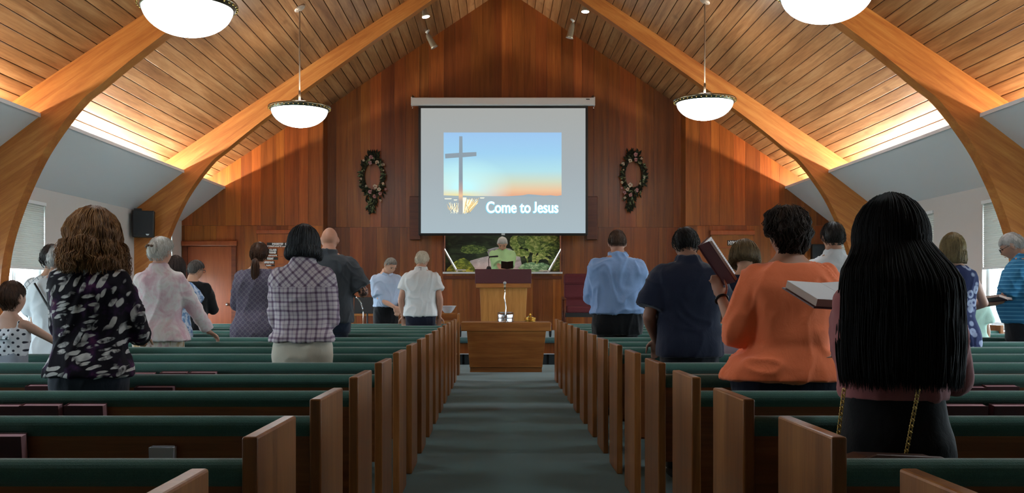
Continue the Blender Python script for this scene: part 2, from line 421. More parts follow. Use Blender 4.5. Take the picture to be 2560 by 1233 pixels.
# ---- platform
P_Y, P_Z = 16.65, .47
pe = empty('platform', ((REC_L+REC_R)/2, P_Y, 0), kind='structure'); tag(pe, 'raised carpeted platform under the screen')
pwid = REC_R-REC_L
MB().box((0, (Y_REC-P_Y)/2, P_Z-.04), (pwid, Y_REC-P_Y, .08)).build('platform_top', 'carpet', pe)
MB().tube([(-pwid/2, 0, P_Z-.05), (pwid/2, 0, P_Z-.05)], .05, 12).build('nosing', 'carpet', pe, True)
MB().box((0, .06, .29), (pwid, .04, .22)).build('riser_board', 'mahogany', pe)
MB().box((0, .03, .185), (pwid, .03, .014)).build('riser_strip', 'alu', pe)
mb = MB().box((0, 0, .088), (.44, .03, .172)).mesh('riser_tile'); mb.materials.append(plain('dark_tile', '20282b', .3))
n = int(pwid/.45)
for k in range(n): link('riser_tile', mb, None, pe).location = (-pwid/2+(k+.5)*pwid/n, .05, 0)
MB().box((0, .09, .22), (pwid, .03, .44)).build('riser_core', 'black', pe)
for s_ in (-1, 1):
    MB().box((s_*(pwid/2-.01), (Y_WALL-P_Y)/2, .22), (.02, Y_WALL-P_Y, .44)).build('side_board', 'mahogany', pe)

# ---- door in the left side section
de = empty('door_1', ((DOOR_L+DOOR_R)/2, Y_WALL, 0), kind='structure'); tag(de, 'plain reddish door left of the register board')
dw = DOOR_R-DOOR_L
MB().box((0, .02, DOOR_T/2), (dw-.12, .05, DOOR_T-.1)).build('door_leaf', 'doorwood', de, bevel=.004)
cs = MB()
for s_ in (-1, 1): cs.box((s_*(dw/2-.02), -.015, DOOR_T/2), (.09, .06, DOOR_T))
cs.build('door_jamb', 'trimwood', de); MB().box((0, -.03, DOOR_T+.005), (dw+.1, .09, .10)).build('door_head', 'doorwood', de, bevel=.015)
kn = MB().lathe([(.0, -.06), (.022, -.058), (.03, -.045), (.026, -.025), (.012, -.015), (.03, -.004), (.03, 0)], 16, (dw/2-.15, -.01, 1.0), rot=RX(-PI/2)).build('door_knob', 'chrome', de, True)
# ================================================================== pews
ORD = ['first', 'second', 'third', 'fourth', 'fifth', 'sixth', 'seventh', 'eighth', 'ninth', 'tenth', 'eleventh', 'twelfth', 'thirteenth', 'fourteenth', 'fifteenth']
AL, AR = -.571, .795             # aisle faces of the pew ends
PEW_L = 4.75; PITCH = .84
def row_y(j): return 2.38+PITCH*j
def make_pew():
    e = empty('pew')
    # local: x from 0 (aisle face) to PEW_L, y = 0 at the back roll, forwards +y
    for x in (.02, PEW_L-.02):
        mb = MB().prism([(-.045, 0), (.405, 0), (.405, .855), (-.045, .86)], x-.019, x+.019, 'x')
        mb.build('end_panel', 'oak', e, bevel=.006)
    x0, x1 = .04, PEW_L-.04
    MB().prism([(.012, .36), (.03, .36), (.012, .765), (-.008, .765)], x0, x1, 'x').build('backrest', 'pewback', e)
    MB().prism([(.02, .40), (.44, .415), (.44, .385), (.02, .37)], x0, x1, 'x').build('seat', 'pewback', e)
    MB().box((PEW_L/2, .40, .34), (x1-x0, .02, .09)).build('front_rail', 'pewback', e)
    mb = MB(); prof = []
    for k in range(14):
        a = -PI*.62+k*PI*1.35/13
        prof.append((.008-.031*math.sin(-a+PI/2)*-1*-1 if 0 else .008-.032*math.cos(a+PI*.30), .770+.031*math.sin(a+PI*.30)))
    prof = [(.008+.032*math.cos(t_), .768+.032*math.sin(t_)) for t_ in np.linspace(PI*1.22, PI*.08, 14)]
    prof += [(.058, .70), (.066, .55), (.062, .46), (.032, .455), (.020, .70)]
    mb.prism(prof, x0, x1, 'x').build('back_cushion', 'green', e)
    q = [(.05, .412), (.45, .428), (.462, .445), (.455, .468), (.43, .478), (.08, .462), (.05, .45)]
    MB().prism(q, x0, x1, 'x').build('seat_cushion', 'green', e)
    for xa in (.5, 2.0, 3.5):
        rk = MB()
        rk.box((xa+.4, -.062, .60), (.8, .012, .075)); rk.box((xa+.4, -.034, .562), (.8, .06, .012))
        for q_ in (0, .8): rk.box((xa+q_, -.034, .6), (.012, .06, .085))
        rk.build('book_rack', 'pewback', e)
    return e
proto = make_pew(); first = True
for j in range(-1, 14):
    for side in (0, 1):
        p = proto if first else copy_tree(proto); first = False
        if side == 0: p.location = (AL, row_y(j), 0); p.scale = (-1, 1, 1)
        else: p.location = (AR, row_y(j), 0); p.scale = (1, 1, 1)
        wh = ORD[13-j]+' row from the front' if j > -1 else 'rearmost row, nearest the camera'
        tag(p, 'oak pew with green padded back, %s, %s of the aisle' % (wh, ('left', 'right')[side]), 'pew', 'pews in rows beside the aisle')

# hymnals in the racks, each one a book
def make_book(w, h, t, cover='maroon', pages='pink_edge'):
    e = empty('hymnal')
    c = MB()
    c.box((0, -t/2+.0025, h/2), (w, .005, h)); c.box((0, t/2-.0025, h/2), (w, .005, h)); c.box((-w/2+.0025, 0, h/2), (.005, t, h))
    c.build('cover', cover, e, bevel=.0015)
    MB().box((.003, 0, h/2), (w-.010, t-.010, h-.008)).build('pages', pages, e)
    return e
hy = make_book(.16, .225, .050); hfirst = True
def put_book(px, j, label, w=.16):
    global hfirst
    y = row_y(j)-.034; x = (px-VX)*y/F; y += .004
    b = hy if hfirst else copy_tree(hy); hfirst = False
    b.location = (x, y, .568); b.rotation_euler = (.12, 0, random.uniform(-.02, .02)); b.scale = (w/.16, 1, .80+random.uniform(-.02, .02))
    tag(b, label, 'book', 'hymnals in the pew racks')
put_book(14, 2, 'maroon hymnal in pew rack at left frame edge, leftmost of three')
put_book(108, 2, 'maroon hymnal in left pew rack, middle one of three')
put_book(218, 2, 'maroon hymnal in left pew rack, nearest the aisle of three')
put_book(4, 1, 'dark maroon hymnal cut by the left frame edge, nearest to camera')
put_book(112, 3, 'maroon hymnal in rack, left of the woman in dark floral top')
put_book(390, 3, 'maroon hymnal in rack, right of the woman in dark floral top', .19)
for k, px in enumerate((357, 438, 510)):
    put_book(px, 4, '%s of three maroon hymnals in rack below pink blouse woman' % ('leftmost', 'middle', 'rightmost')[k], .155)
put_book(2407, 2, 'maroon hymnal in right pew rack, closest to the long haired woman', .17)
put_book(2525, 2, 'maroon hymnal in right pew rack at the right frame edge', .17)
put_book(2420, 3, 'maroon hymnal in the farther right rack, left one of two', .165)
put_book(2497, 3, 'maroon hymnal in the farther right rack, right one of two', .165)
# pale card box in the near left rack
cy = row_y(1)-.034; cb = empty('card_box', ((407-VX)*cy/F, cy, .568), 0, 'small pale box of visitor cards in near left pew rack', 'box')
MB().prism([(-.036, 0), (.036, 0), (.040, .136), (-.040, .136)], -.018, .018, 'y').build('box_body', plain('card_pale', 'b8bcc6', .7), cb)
MB().box((0, 0, .137), (.07, .026, .004)).build('cards', plain('card_grey', '8f949e', .8), cb)

# ================================================================== communion table and its things
TY = 15.05; kt = TY/F
tb = empty('communion_table', ((1265-VX)*kt, TY, 0), 0, 'oak communion table with tapered front at the aisle end', 'table')
def tx(px): return (px-1265)*kt
MB().box((0, .3, .77-.068), (tx(1379)-tx(1153), .66, .135)).build('table_top', 'oak_flat', tb, bevel=.008)
mb = MB(); zt, zb = .635, .075
fr = [(tx(1167), 0, zt), (tx(1365), 0, zt), (tx(1356), .02, zb), (tx(1174), .02, zb)]
bk_ = [(p[0], .58, p[2]) for p in fr]
mb.add(fr+bk_, [(0, 1, 2, 3), (7, 6, 5, 4), (0, 4, 5, 1), (1, 5, 6, 2), (2, 6, 7, 3), (3, 7, 4, 0)]).build('table_body', 'oak_flat', tb, bevel=.004)
MB().box((0, .30, .037), (tx(1355)-tx(1175), .52, .074)).build('plinth', 'oak_flat', tb)
# trays, both made of rounded tiers
def lathe_thing(name, loc, label, cat, parts):
    e = empty(name, loc, 0, label, cat)
    for nm, m_, prof in parts: MB().lathe(prof, 36).build(nm, m_, e, 'gold' in m_)
    return e
zt_ = .77
def tier_prof(z, r, h): return [(r*.96, z), (r, z+.006), (r, z+h-.008), (r*.97, z+h-.004), (r*.9, z+h-.002)]
lathe_thing('communion_tray', ((1264-VX)*kt*1.012, TY+.27, zt_), 'stacked silver communion trays in centre of oak table', 'tray',
    [('tray', 'chrome', tier_prof(0, .125, .06)), ('tray', 'chrome', tier_prof(.061, .125, .06)), ('lid', 'chrome', [(.128, .122), (.13, .13), (.115, .146), (.10, .152), (.03, .158), (.008, .16)])])
lathe_thing('communion_tray', ((1326-VX)*kt*1.012, TY+.27, zt_), 'small gold bread tray with knobbed lid on oak table', 'tray',
    [('tray', 'gold', [(.05, 0), (.085, .006), (.086, .02), (.06, .022)]), ('tray', 'gold', [(.06, .024), (.088, .03), (.09, .045), (.07, .05)]), ('lid', 'gold', [(.088, .052), (.092, .06), (.06, .075), (.025, .09), (.012, .10)]), ('knob', 'gold', [(.008, .10), (.018, .108), (.016, .12), (.006, .132), (.001, .138)])])
# standing microphone on the table
mp = at(1262, 806, TY+.05); ms = empty('microphone_stand', (mp.x, TY+.03, zt_), 0, 'chrome gooseneck microphone standing on oak table before pulpit', 'microphone')
MB().lathe([(.06, 0), (.06, .01), (.03, .02), (.012, .03), (.012, .05)], 20).build('base', 'chrome', ms, True)
pts = [(.0, 0, .04), (.012, 0, .12), (.018, 0, .22), (.006, 0, .30), (-.006, 0, .38), (.004, 0, .45), (0, 0, .52)]
MB().tube(pts, .008, 8).build('gooseneck', 'chrome', ms, True)
MB().tube([(0, 0, .51), (0, -.005, .585)], [.012, .016], 12).build('microphone_body', 'pewter', ms, True)
MB().ball((0, -.006, .605), .025, 14, 10).build('microphone_head', plain('mesh_grille', 'a8adb2', .5, .6), ms, True)

# ---- low dark bench behind the table (its legs show under the table ends)
by = P_Y+.06; kb = by/F
bn = empty('bench', ((1263-VX)*kb, by, P_Z), 0, 'low dark wood bench on platform edge behind oak table', 'bench')
bw = (1376-1150)*kb
MB().box((0, .06, .20), (bw+.06, .14, .04)).build('seat', 'trimwood', bn)
for sx in (-1, 1):
    for yy in (.03, .10): MB().prism([(sx*bw/2-.018, .02), (sx*bw/2+.018, .02), (sx*bw/2+.026, .185), (sx*bw/2-.026, .185)], yy-.02, yy+.02, 'y').build('leg', 'black', bn)
    for yy in (.03, .10): MB().box((sx*bw/2, yy, .01), (.03, .04, .02)).build('foot', 'black', bn)

# ---- pulpit
PY = 17.0; kp = PY/F
pu = empty('pulpit', ((1258-VX)*kp, PY, P_Z), 0, 'honey oak pulpit with maroon front panel on platform', 'pulpit')
def px_(p): return (p-1258)*kp
def pz_(y): return EYE-(y-VY)*kp-P_Z
mb = MB(); a = [(px_(1199), 0, pz_(719)), (px_(1318), 0, pz_(719)), (px_(1312), .02, 0), (px_(1204), .02, 0)]
b = [(p[0], .5, p[2]) for p in a]
mb.add(a+b, [(0, 1, 2, 3), (7, 6, 5, 4), (0, 4, 5, 1), (1, 5, 6, 2), (2, 6, 7, 3), (3, 7, 4, 0)]).build('pulpit_body', 'oak_light', pu, bevel=.005)
MB().box((0, .24, (pz_(709)+pz_(720))/2), (px_(1326)-px_(1190), .60, pz_(709)-pz_(720))).build('moulding', 'oak_flat', pu, bevel=.006)
MB().box((0, .02, (pz_(673)+pz_(709))/2), (px_(1328)-px_(1187), .05, pz_(673)-pz_(709))).build('front_panel', 'maroon', pu, bevel=.006)
for s_ in (-1, 1): MB().box((s_*(px_(1328)-.02), .26, (pz_(680)+pz_(709))/2), (.035, .44, pz_(680)-pz_(709))).build('side_panel', 'oak', pu)
MB().box((0, .25, pz_(690)), (px_(1320)-px_(1196), .42, .02), RX(-.15)).build('reading_desk', 'oak_flat', pu)
# pulpit microphone with small black head bar
pm = empty('pulpit_microphone', (px_(1222)+pu.location.x, PY+.02, EYE-(673-VY)*kp), 0, 'thin black microphone on left end of the pulpit', 'microphone')
MB().lathe([(.045, 0), (.04, .02), (.03, .045), (.012, .05)], 16).build('base', 'black', pm, True)
MB().tube([(0, 0, .05), (-.004, .0, .14), (.0, .0, .185), (.02, 0, .21)], .006, 8).build('gooseneck', 'black', pm, True)
MB().tube([(.005, 0, .213), (.15, -.02, .222)], [.012, .016], 10, rnd=True).build('microphone_head', 'black', pm, True)

# ---- mural behind the opening
MY = Y_REC+.42; km = MY/F
mu = empty('mural', ((OPEN_L+OPEN_R)/2, MY, OPEN_B-.1), 0, 'garden mural with mossy mounds and ferns below the screen', 'mural')
t = NT('mural_ground', .8); nz = t.noise(t.coord(scale=(1, 1, 2.2)), 3.2, 6, .6, .8)
t.col(t.ramp(nz, [(.30, lin('0c120c')), (.48, lin('1c2a18')), (.60, lin('33452a')), (.75, lin('56663c'))])); M['mural_ground'] = t.m
MB().box((0, .02, .65), (OPEN_R-OPEN_L+.5, .03, 1.5)).build('painted_board', 'mural_ground', mu)
def flat(name, pts, m_, off):
    base = mu.location
    poly = [((p[0]-VX)*km-base.x, EYE-(p[1]-VY)*km-base.z) for p in pts]
    MB().prism(poly, -off-.004, -off, 'y').build(name, m_, mu)
def leafmat(name, a, b, s=30):
    t = NT(name, .8); la, lb = lin(a), lin(b); t.col(t.ramp(t.noise(t.coord(scale=(1, 1, 1.6)), s*.55, 5, .6, .5), [(.32, tuple(x*.4 for x in la[:3])), (.48, la), (.62, lb), (.74, tuple(min(1, x*1.2) for x in lb[:3]))])); M[name] = t.m
leafmat('moss', '55702a', 'a8bd4c', 14); leafmat('fern', '7a9a48', 'cfdc8c', 22); leafmat('stream', 'c2cad0', 'e2e8ec', 6); leafmat('bush', '44602e', '8aa055', 34); leafmat('mint_leaf', '6aa878', 'b5e2b8', 25)
flat('painted_stream', [(1160, 672), (1176, 652), (1200, 645), (1222, 640), (1216, 625), (1240, 618), (1275, 622), (1300, 640), (1310, 690), (1200, 690)], 'stream', .0)
flat('painted_mound', [(1112, 690), (1118, 672), (1135, 656), (1150, 647), (1160, 645), (1174, 654), (1185, 668), (1196, 690)], 'moss', .006)
flat('painted_bush', [(1150, 628), (1156, 615), (1180, 612), (1210, 616), (1222, 628), (1200, 634), (1165, 635)], 'bush', .003)
def blob(cx, cy, rx, ry, m_, off, n=18, jag=.16):
    flat('painted_bush', [(cx+rx*math.cos(2*PI*i/n)*(1+random.uniform(-jag, jag)), cy+ry*math.sin(2*PI*i/n)*(1+random.uniform(-jag, jag))) for i in range(n)], m_, off)
for b_ in ((1290, 605, 16, 20, 'fern', .004), (1318, 600, 24, 22, 'bush', .005), (1300, 632, 20, 10, 'fern', .007), (1340, 610, 28, 22, 'fern', .008), (1375, 612, 26, 26, 'bush', .009), (1368, 596, 26, 10, 'fern', .011), (1335, 668, 40, 12, 'mint_leaf', .013), (1390, 655, 18, 22, 'bush', .010)): blob(*b_)
for k, (x0, y0, x1, y1) in enumerate(((1318, 640, 1352, 592), (1330, 645, 1382, 605), (1330, 650, 1380, 655), (1340, 655, 1378, 640), (1320, 655, 1300, 628), (1345, 640, 1392, 622))):   # fern fronds
    pts = []; n = 9
    for i in range(n+1):
        u = i/n; x = x0+(x1-x0)*u; y = y0+(y1-y0)*u-10*math.sin(PI*u); wd = 6*(1-u)+1.5
        pts.append((x, y-wd*(1.4 if i % 2 else .7)))
    for i in range(n, -1, -1):
        u = i/n; x = x0+(x1-x0)*u; y = y0+(y1-y0)*u-10*math.sin(PI*u); wd = 6*(1-u)+1.5
        pts.append((x, y+wd*(1.4 if i % 2 else .7)))
    flat('painted_frond', pts, 'fern', .015+.002*k)
plain('white_paint', 'd8d5cc', .6)
for k, (x0, y0, x1, y1) in enumerate(((1110, 622, 1140, 674), (1404, 622, 1373, 676))):
    a, b = at(x0, y0, Y_REC+.12), at(x1, y1, Y_REC+.12)
    r = empty('slanted_rail', (b.x, Y_REC+.12, OPEN_B), 0, 'white slanted rail at the %s end of the mural' % ('left', 'right')[k], 'rail')
    o = Vector(r.location); MB().tube([a-o, b-o], .022, 4).build('bar', 'white_paint', r)
    sgn = 1 if k == 0 else -1
    MB().box((sgn*.09, 0, (b-o).z-.01), (.22, .05, .02)).build('foot', 'white_paint', r)
    MB().box((sgn*.02, 0, ((b-o).z-.02)/2), (.03, .03, max(.01, (b-o).z-.02))).build('post', 'white_paint', r)

# ================================================================== projection screen
SY = 19.25; ks = SY/F
scn = empty('projection_screen', ((1258-VX)*ks, SY, EYE-(590-VY)*ks), 0, 'large hanging projection screen showing a cross at sunset', 'screen')
so = scn.location.copy()
def SX(p): return (p-VX)*ks-so.x
def SZ(y): return EYE-(y-VY)*ks-so.z
mb = MB(); ch = SZ(245)-SZ(264)
mb.box((SX(1257.5), .0, (SZ(245)+SZ(264))/2), (SX(1486)-SX(1029), .13, ch)).build('case', plain('case_white', 'eef2f4', .4), scn, bevel=.02)
for p in (1029.5, 1485.5):
    MB().box((SX(p), .0, (SZ(244)+SZ(265))/2), (.025, .14, ch+.02)).build('end_cap', 'case_white', scn, bevel=.006)
MB().box((SX(1469), -.067, SZ(250)), (.07, .004, .018)).build('maker_plate', 'black', scn)
for p in (1031, 1484):
    MB().tube([(SX(p), 0, SZ(245)), (SX(p), .05, SZ(238)), (SX(p), .5, SZ(232))], .012, 6).build('bracket', 'pewter', scn)
    MB().ball((SX(p), 0, SZ(270)), .012, 8, 6).build('cap_screw', 'chrome', scn)
MB().box((SX(1258), .03, (SZ(262)+SZ(588))/2), (SX(1470)-SX(1046), .006, SZ(262)-SZ(588))).build('black_border', 'black', scn)
MB().tube([(SX(1048), .03, SZ(587)), (SX(1468), .03, SZ(587))], .018, 10).build('weight_bar', 'black', scn)
MB().box((SX(1258), .0, SZ(586)), (.07, .05, .035)).build('pull_tab', 'alu', scn)
SCR = .9
def scr(name, c, s=None):
    t = NT(name, .9); t.b.inputs['Base Color'].default_value = lin('202224'); t.b.inputs['Specular IOR Level'].default_value = .1
    t.b.inputs['Emission Strength'].default_value = SCR if s is None else s
    if c is not None: t.b.inputs['Emission Color'].default_value = lin(c)
    M[name] = t.m; return t
t = scr('lit_fabric', None)
cz = t.n('ShaderNodeSeparateXYZ', {0: t.n('ShaderNodeTexCoord').outputs['Generated']})
t.put(t.b.inputs['Emission Color'], t.ramp(cz.outputs[2], [(0, lin('a9bac2')), (.5, lin('a4aeb3')), (1, lin('a7a9a6'))]))
MB().box((SX(1258), .024, (SZ(270)+SZ(583))/2), (SX(1464)-SX(1052), .004, SZ(270)-SZ(583))).build('lit_fabric', 'lit_fabric', scn)
# the slide: sky picture, hills, shore, cross, glints and lettering, all flat
t = scr('slide_sky', None); tc = t.n('ShaderNodeTexCoord').outputs['Generated']; sp = t.n('ShaderNodeSeparateXYZ', {0: tc})
gx, gz = sp.outputs[0], sp.outputs[2]
base = t.ramp(gz, [(0, lin('a7b7be')), (.246, lin('a3b2b9')), (.25, lin('e8a887')), (.32, lin('efc79f')), (.42, lin('d3dcc4')), (.55, lin('b3e2ec')), (.75, lin('a0d2f2')), (1, lin('9dc6ef'))])
dx = t.math('DIVIDE', t.math('SUBTRACT', gx, .17), .42); dz = t.math('DIVIDE', t.math('SUBTRACT', gz, .36), .36)
rr = t.math('SQRT', t.math('ADD', t.math('MULTIPLY', dx, dx), t.math('MULTIPLY', dz, dz)))
gl = t.ramp(rr, [(.15, (1, 1, 1)), (1., (0, 0, 0))]); up_ = t.ramp(gz, [(.24, (0, 0, 0)), (.25, (1, 1, 1))])
c1 = t.mix(t.math('MULTIPLY', gl, up_), base, lin('c8fbff'))
dz2 = t.math('DIVIDE', t.math('SUBTRACT', gz, .25), .09); dx2 = t.math('DIVIDE', t.math('SUBTRACT', gx, .12), .28)
r2 = t.math('SQRT', t.math('ADD', t.math('MULTIPLY', dx2, dx2), t.math('MULTIPLY', dz2, dz2)))
c2 = t.mix(t.math('MULTIPLY', t.math('MULTIPLY', t.ramp(r2, [(0, (1, 1, 1)), (1, (0, 0, 0))]), up_), .8), c1, lin('ffe27a'))
t.put(t.b.inputs['Emission Color'], c2)
def slide(name, pts, m_, off):
    poly = [(SX(p[0]), SZ(p[1])) for p in pts]
    return MB().prism(poly, .018-off, .020-off, 'y').build(name, m_, scn)
slide('slide_sky', [(1109, 544), (1404, 544), (1404, 331), (1109, 331)], 'slide_sky', 0)
scr('slide_hill', '9db0bb'); scr('slide_cross', '8b9ba6'); scr('slide_glint', 'fff6d0', 1.25); scr('slide_gold', 'f4d08a'); scr('slide_reed', '6d7a80')
slide('slide_hills', [(1109, 492), (1404, 492), (1404, 488), (1392, 490), (1376, 488), (1360, 489), (1340, 487), (1320, 485.5), (1308, 488), (1295, 489), (1270, 490.5), (1230, 490.5), (1180, 490), (1160, 489), (1140, 489.5), (1109, 488.5)], 'slide_hill', .0022)
mb = MB(); rs = random.Random(3)
def tri(mb, pts, off): mb.prism([(SX(p[0]), SZ(p[1])) for p in pts], .018-off, .020-off, 'y')
gl_ = MB(); gb = MB(); rd = MB()
tri(gb, [(1157, 494), (1166, 494), (1164, 512), (1160, 530), (1157, 534)], .0030)
for k in range(90):                      # fan of sunlit grass strokes right of the cross
    u = rs.random(); x0 = 1158+u*16; y0 = rs.uniform(522, 536)-u*4; x1 = 1160+u*38+rs.uniform(-4, 4); y1 = rs.uniform(494, 512)
    if x1 > 1198-max(0, y1-500)*.5: continue
    tri(gb if rs.random() < .5-.3*u else gl_, [(x0, y0), (x0+1.2, y0), (x1+.8, y1), (x1-.4, y1)], .0024+.0006*(k % 3))
for k in range(34):
    x0 = rs.uniform(1122, 1146); y0 = rs.uniform(520, 535); x1 = x0+rs.uniform(-9, 5); y1 = y0-rs.uniform(6, 20)
    tri(gb if k % 3 else gl_, [(x0, y0), (x0+.9, y0), (x1+.7, y1), (x1, y1)], .0026)
for a_ in ((1111, 496, 1130, 498), (1134, 499, 1144, 501), (1200, 494, 1212, 496)): tri(gb, [(a_[0], a_[1]), (a_[2], a_[1]), (a_[2]-3, a_[3]), (a_[0]+1, a_[3])], .0030)
for a_ in ((1124, 533, 1141, 511), (1168, 534, 1184, 515), (1165, 512, 1175, 534), (1133, 512, 1138, 530)): tri(rd, [(a_[0], a_[1]), (a_[0]+1.1, a_[1]), (a_[2]+.8, a_[3]), (a_[2], a_[3])], .0044)
gl_.build('slide_sunlit_reeds', 'slide_gold', scn); gb.build('slide_glints', 'slide_glint', scn); rd.build('slide_reeds', 'slide_reed', scn)
t = scr('slide_cross', None); gz = t.n('ShaderNodeSeparateXYZ', {0: t.n('ShaderNodeTexCoord').outputs['Generated']}).outputs[2]
t.put(t.b.inputs['Emission Color'], t.ramp(gz, [(0, lin('a4adb1')), (.17, lin('aaa6a4')), (.24, lin('f2c79c')), (.31, lin('c0a59c')), (.45, lin('8c9ca8')), (1, lin('8f9fab'))]))
slide('slide_cross', [(1146.5, 536), (1157, 536), (1156.5, 393), (1191, 390), (1191, 380), (1156.5, 381.5), (1156, 340.5), (1148, 340.5), (1147.6, 382), (1112.5, 384.5), (1113, 396), (1147.2, 393.5)], 'slide_cross', .0042)
def text(name, body, m_, loc, size, width=None, off=0., parent=None, bold=0., ext=.0015, align='LEFT', fat=None):
    cu = bpy.data.curves.new(name, 'FONT'); cu.body = body; cu.size = size; cu.offset = bold; cu.extrude = ext; cu.align_x = align
    o = bpy.data.objects.new(name, cu); COL.objects.link(o)
    bpy.context.view_layer.update()
    dg = bpy.context.evaluated_depsgraph_get(); me = bpy.data.meshes.new_from_object(o.evaluated_get(dg))
    bpy.data.objects.remove(o)
    if 'Jesus' in body:
        low = [v.co for v in me.vertices if v.co.y < -.03]
        if low:
            xa = min(p.x for p in low)-.004; xb = max(p.x for p in low)+.03*size; ym = min(p.y for p in low); cap = max(v.co.y for v in me.vertices if xa <= v.co.x <= xb)
            for v in me.vertices:
                if xa <= v.co.x <= xb: v.co.y = (v.co.y-ym)/(cap-ym)*cap-.004
    if width:
        xs = [v.co.x for v in me.vertices]; s_ = width/(max(xs)-min(xs)); mn = min(xs)
        for v in me.vertices: v.co.x = (v.co.x-mn)*s_
    me.transform(Matrix.Rotation(PI/2, 4, 'X'))
    if fat:
        vs = [v.co.copy() for v in me.vertices]; fs = [tuple(p.vertices) for p in me.polygons]; mb = MB()
        for q, (fx, fz) in enumerate(fat): mb.add([p+Vector((fx, q*.00002, fz)) for p in vs], fs)
        me = mb.mesh(name, fix=False)
    me.materials.clear(); o = link(name, me, m_, parent); o.location = loc; return o
scr('letter_rim', '7fd4ec', 1.0); scr('letter_white', 'f2ffff', 1.25)
tw = SX(1396)-SX(1216)
text('slide_lettering_rim', 'Come to Jesus', 'letter_rim', (SX(1215.2), .0145, SZ(532)), .31, tw, parent=scn, bold=.004, fat=[(.011*math.cos(k_*PI/6), .011*math.sin(k_*PI/6)) for k_ in range(12)])
text('slide_lettering', 'Come to Jesus', 'letter_white', (SX(1216.5), .0125, SZ(531.5)), .31, tw-.006, parent=scn, bold=.003, fat=[(-.005, 0), (0, .003), (.005, 0), (0, -.003)])
# dark upright boxes and rails beside the screen
for k, (a, b) in enumerate(((1036, 1053), (1464, 1482))):
    e = empty('wall_pilaster', ((a+b)/2*0+((a+b)/2-VX)*(Y_REC-.1)/F, Y_REC-.1, EYE-(600-VY)*(Y_REC-.1)/F), 0, 'dark wood pilaster half hidden behind the %s screen edge' % ('left', 'right')[k], 'pilaster')
    kk = (Y_REC-.1)/F
    MB().box((0, .04, (600-265)/2*kk), ((b-a)*kk, .08, (600-265)*kk)).build('upright', 'mahogany', e)
    MB().box((-(1 if k == 0 else -1)*.05, 0, 54*kk), (.22, .18, 108*kk)).build('dark_block', 'trimwood', e, bevel=.01)

# ================================================================== wreaths
leafmat('wreath_leaf', '171d10', '303a20', 40); leafmat('wreath_pale', '5d6a4a', '8f9a76', 40)
plain('petal_pink', 'b98a8c', .7); plain('petal_cream', 'd8c9b4', .7); plain('petal_rose', '93565c', .7); plain('twig', '3a2415', .8)
def wreath(px, py, label, seed, tail):
    r = random.Random(seed); D = Y_REC-.06; c = at(px, py, D); k = D/F
    e = empty('wreath', c, 0, label, 'wreath', 'floral wreaths on the front wall')
    rx, rz = 25*k, 41*k
    R_ = RX(PI/2)
    MB().torus((0, 0, 0), 1, .045, 36, 8, R_, rx, rz).build('ring', 'twig', e, True)
    lv = MB(); lp = MB()
    def leaf(mb, p, ang, ln_, w_):
        d = Vector((math.cos(ang), -.25*r.random(), math.sin(ang))); s_ = Vector((-math.sin(ang), r.uniform(-.3, .3), math.cos(ang)))
        q = Vector((0, -.02, 0))
        mb.add([p, p+d*ln_*.45+s_*w_, p+d*ln_+q, p+d*ln_*.45-s_*w_, p+d*ln_*.5+q], [(0, 1, 4), (1, 2, 4), (2, 3, 4), (3, 0, 4)])
    for i in range(260):
        a = r.uniform(0, 2*PI); j = r.uniform(.78, 1.14)
        p = Vector((rx*math.cos(a)*j, -r.uniform(.02, .10), rz*math.sin(a)*j))
        leaf(lv if r.random() < .8 else lp, p, a+r.uniform(-1.5, 1.5), r.uniform(.05, .11), r.uniform(.015, .03))
    for i in range(150):   # trailing foliage
        u = r.random(); p = Vector((r.gauss(tail*u, .075*(1.15-u)), -r.uniform(.02, .09), -rz-.42*u+.06))
        leaf(lv if r.random() < .75 else lp, p, -PI/2+r.uniform(-.8, .8), r.uniform(.07, .13), r.uniform(.014, .026))
    for i in range(50):
        p = Vector((r.uniform(-.12, .12), -.05, rz+r.uniform(-.02, .12))); leaf(lv, p, PI/2+r.uniform(-1, 1), .1, .02)
    lv.build('foliage', 'wreath_leaf', e)['kind'] = 'stuff'; lp.build('pale_foliage', 'wreath_pale', e)['kind'] = 'stuff'
    def flower(x, z, s_, m_):
        f = MB()
        for q in range(5):
            a = 2*PI*q/5+r.random()
            d = Vector((math.cos(a), 0, math.sin(a))); sd_ = Vector((-math.sin(a), 0, math.cos(a))); o = Vector((x, -.11, z))
            f.add([o, o+d*s_*.6+sd_*s_*.5+Vector((0, -.02, 0)), o+d*s_+Vector((0, .0, 0)), o+d*s_*.6-sd_*s_*.5+Vector((0, -.02, 0))], [(0, 1, 2, 3)])
        f.ball((x, -.12, z), (s_*.45, s_*.3, s_*.45), 8, 6)
        fo = f.build('flower', m_, e); MB().ball((x, -.13, z), s_*.25, 8, 6).build('flower_centre', 'petal_rose', fo)
    spots = [(-.02, rz+.05, .055, 'petal_pink'), (-.04, rz-.06, .05, 'petal_pink'), (.10, rz-.07, .05, 'petal_cream'), (-.17, rz-.03, .03, 'petal_cream'), (.22, rz-.13, .045, 'petal_cream'), (.23, .10, .022, 'petal_cream'),
             (-.22, -.05, .03, 'petal_cream'), (-.12, -rz+.14, .03, 'petal_cream'), (-.04, -rz+.02, .055, 'petal_pink'), (.06, -rz+.10, .06, 'petal_cream'), (.14, -rz+.04, .05, 'petal_cream'), (.16, -rz-.05, .045, 'petal_pink'), (.05, -rz-.07, .05, 'petal_pink'), (.22, -rz+.16, .035, 'petal_cream'), (.27, -rz+.06, .03, 'petal_pink'), (.17, -rz-.16, .03, 'petal_cream')]
    for x, z, s_, m_ in spots:
        x = x if seed == 1 else -x+r.uniform(-.03, .03)
        flower(x, z+r.uniform(-.02, .02), s_*.9, m_)
wreath(932, 441, 'floral wreath on the wall left of the screen', 1, -.02)
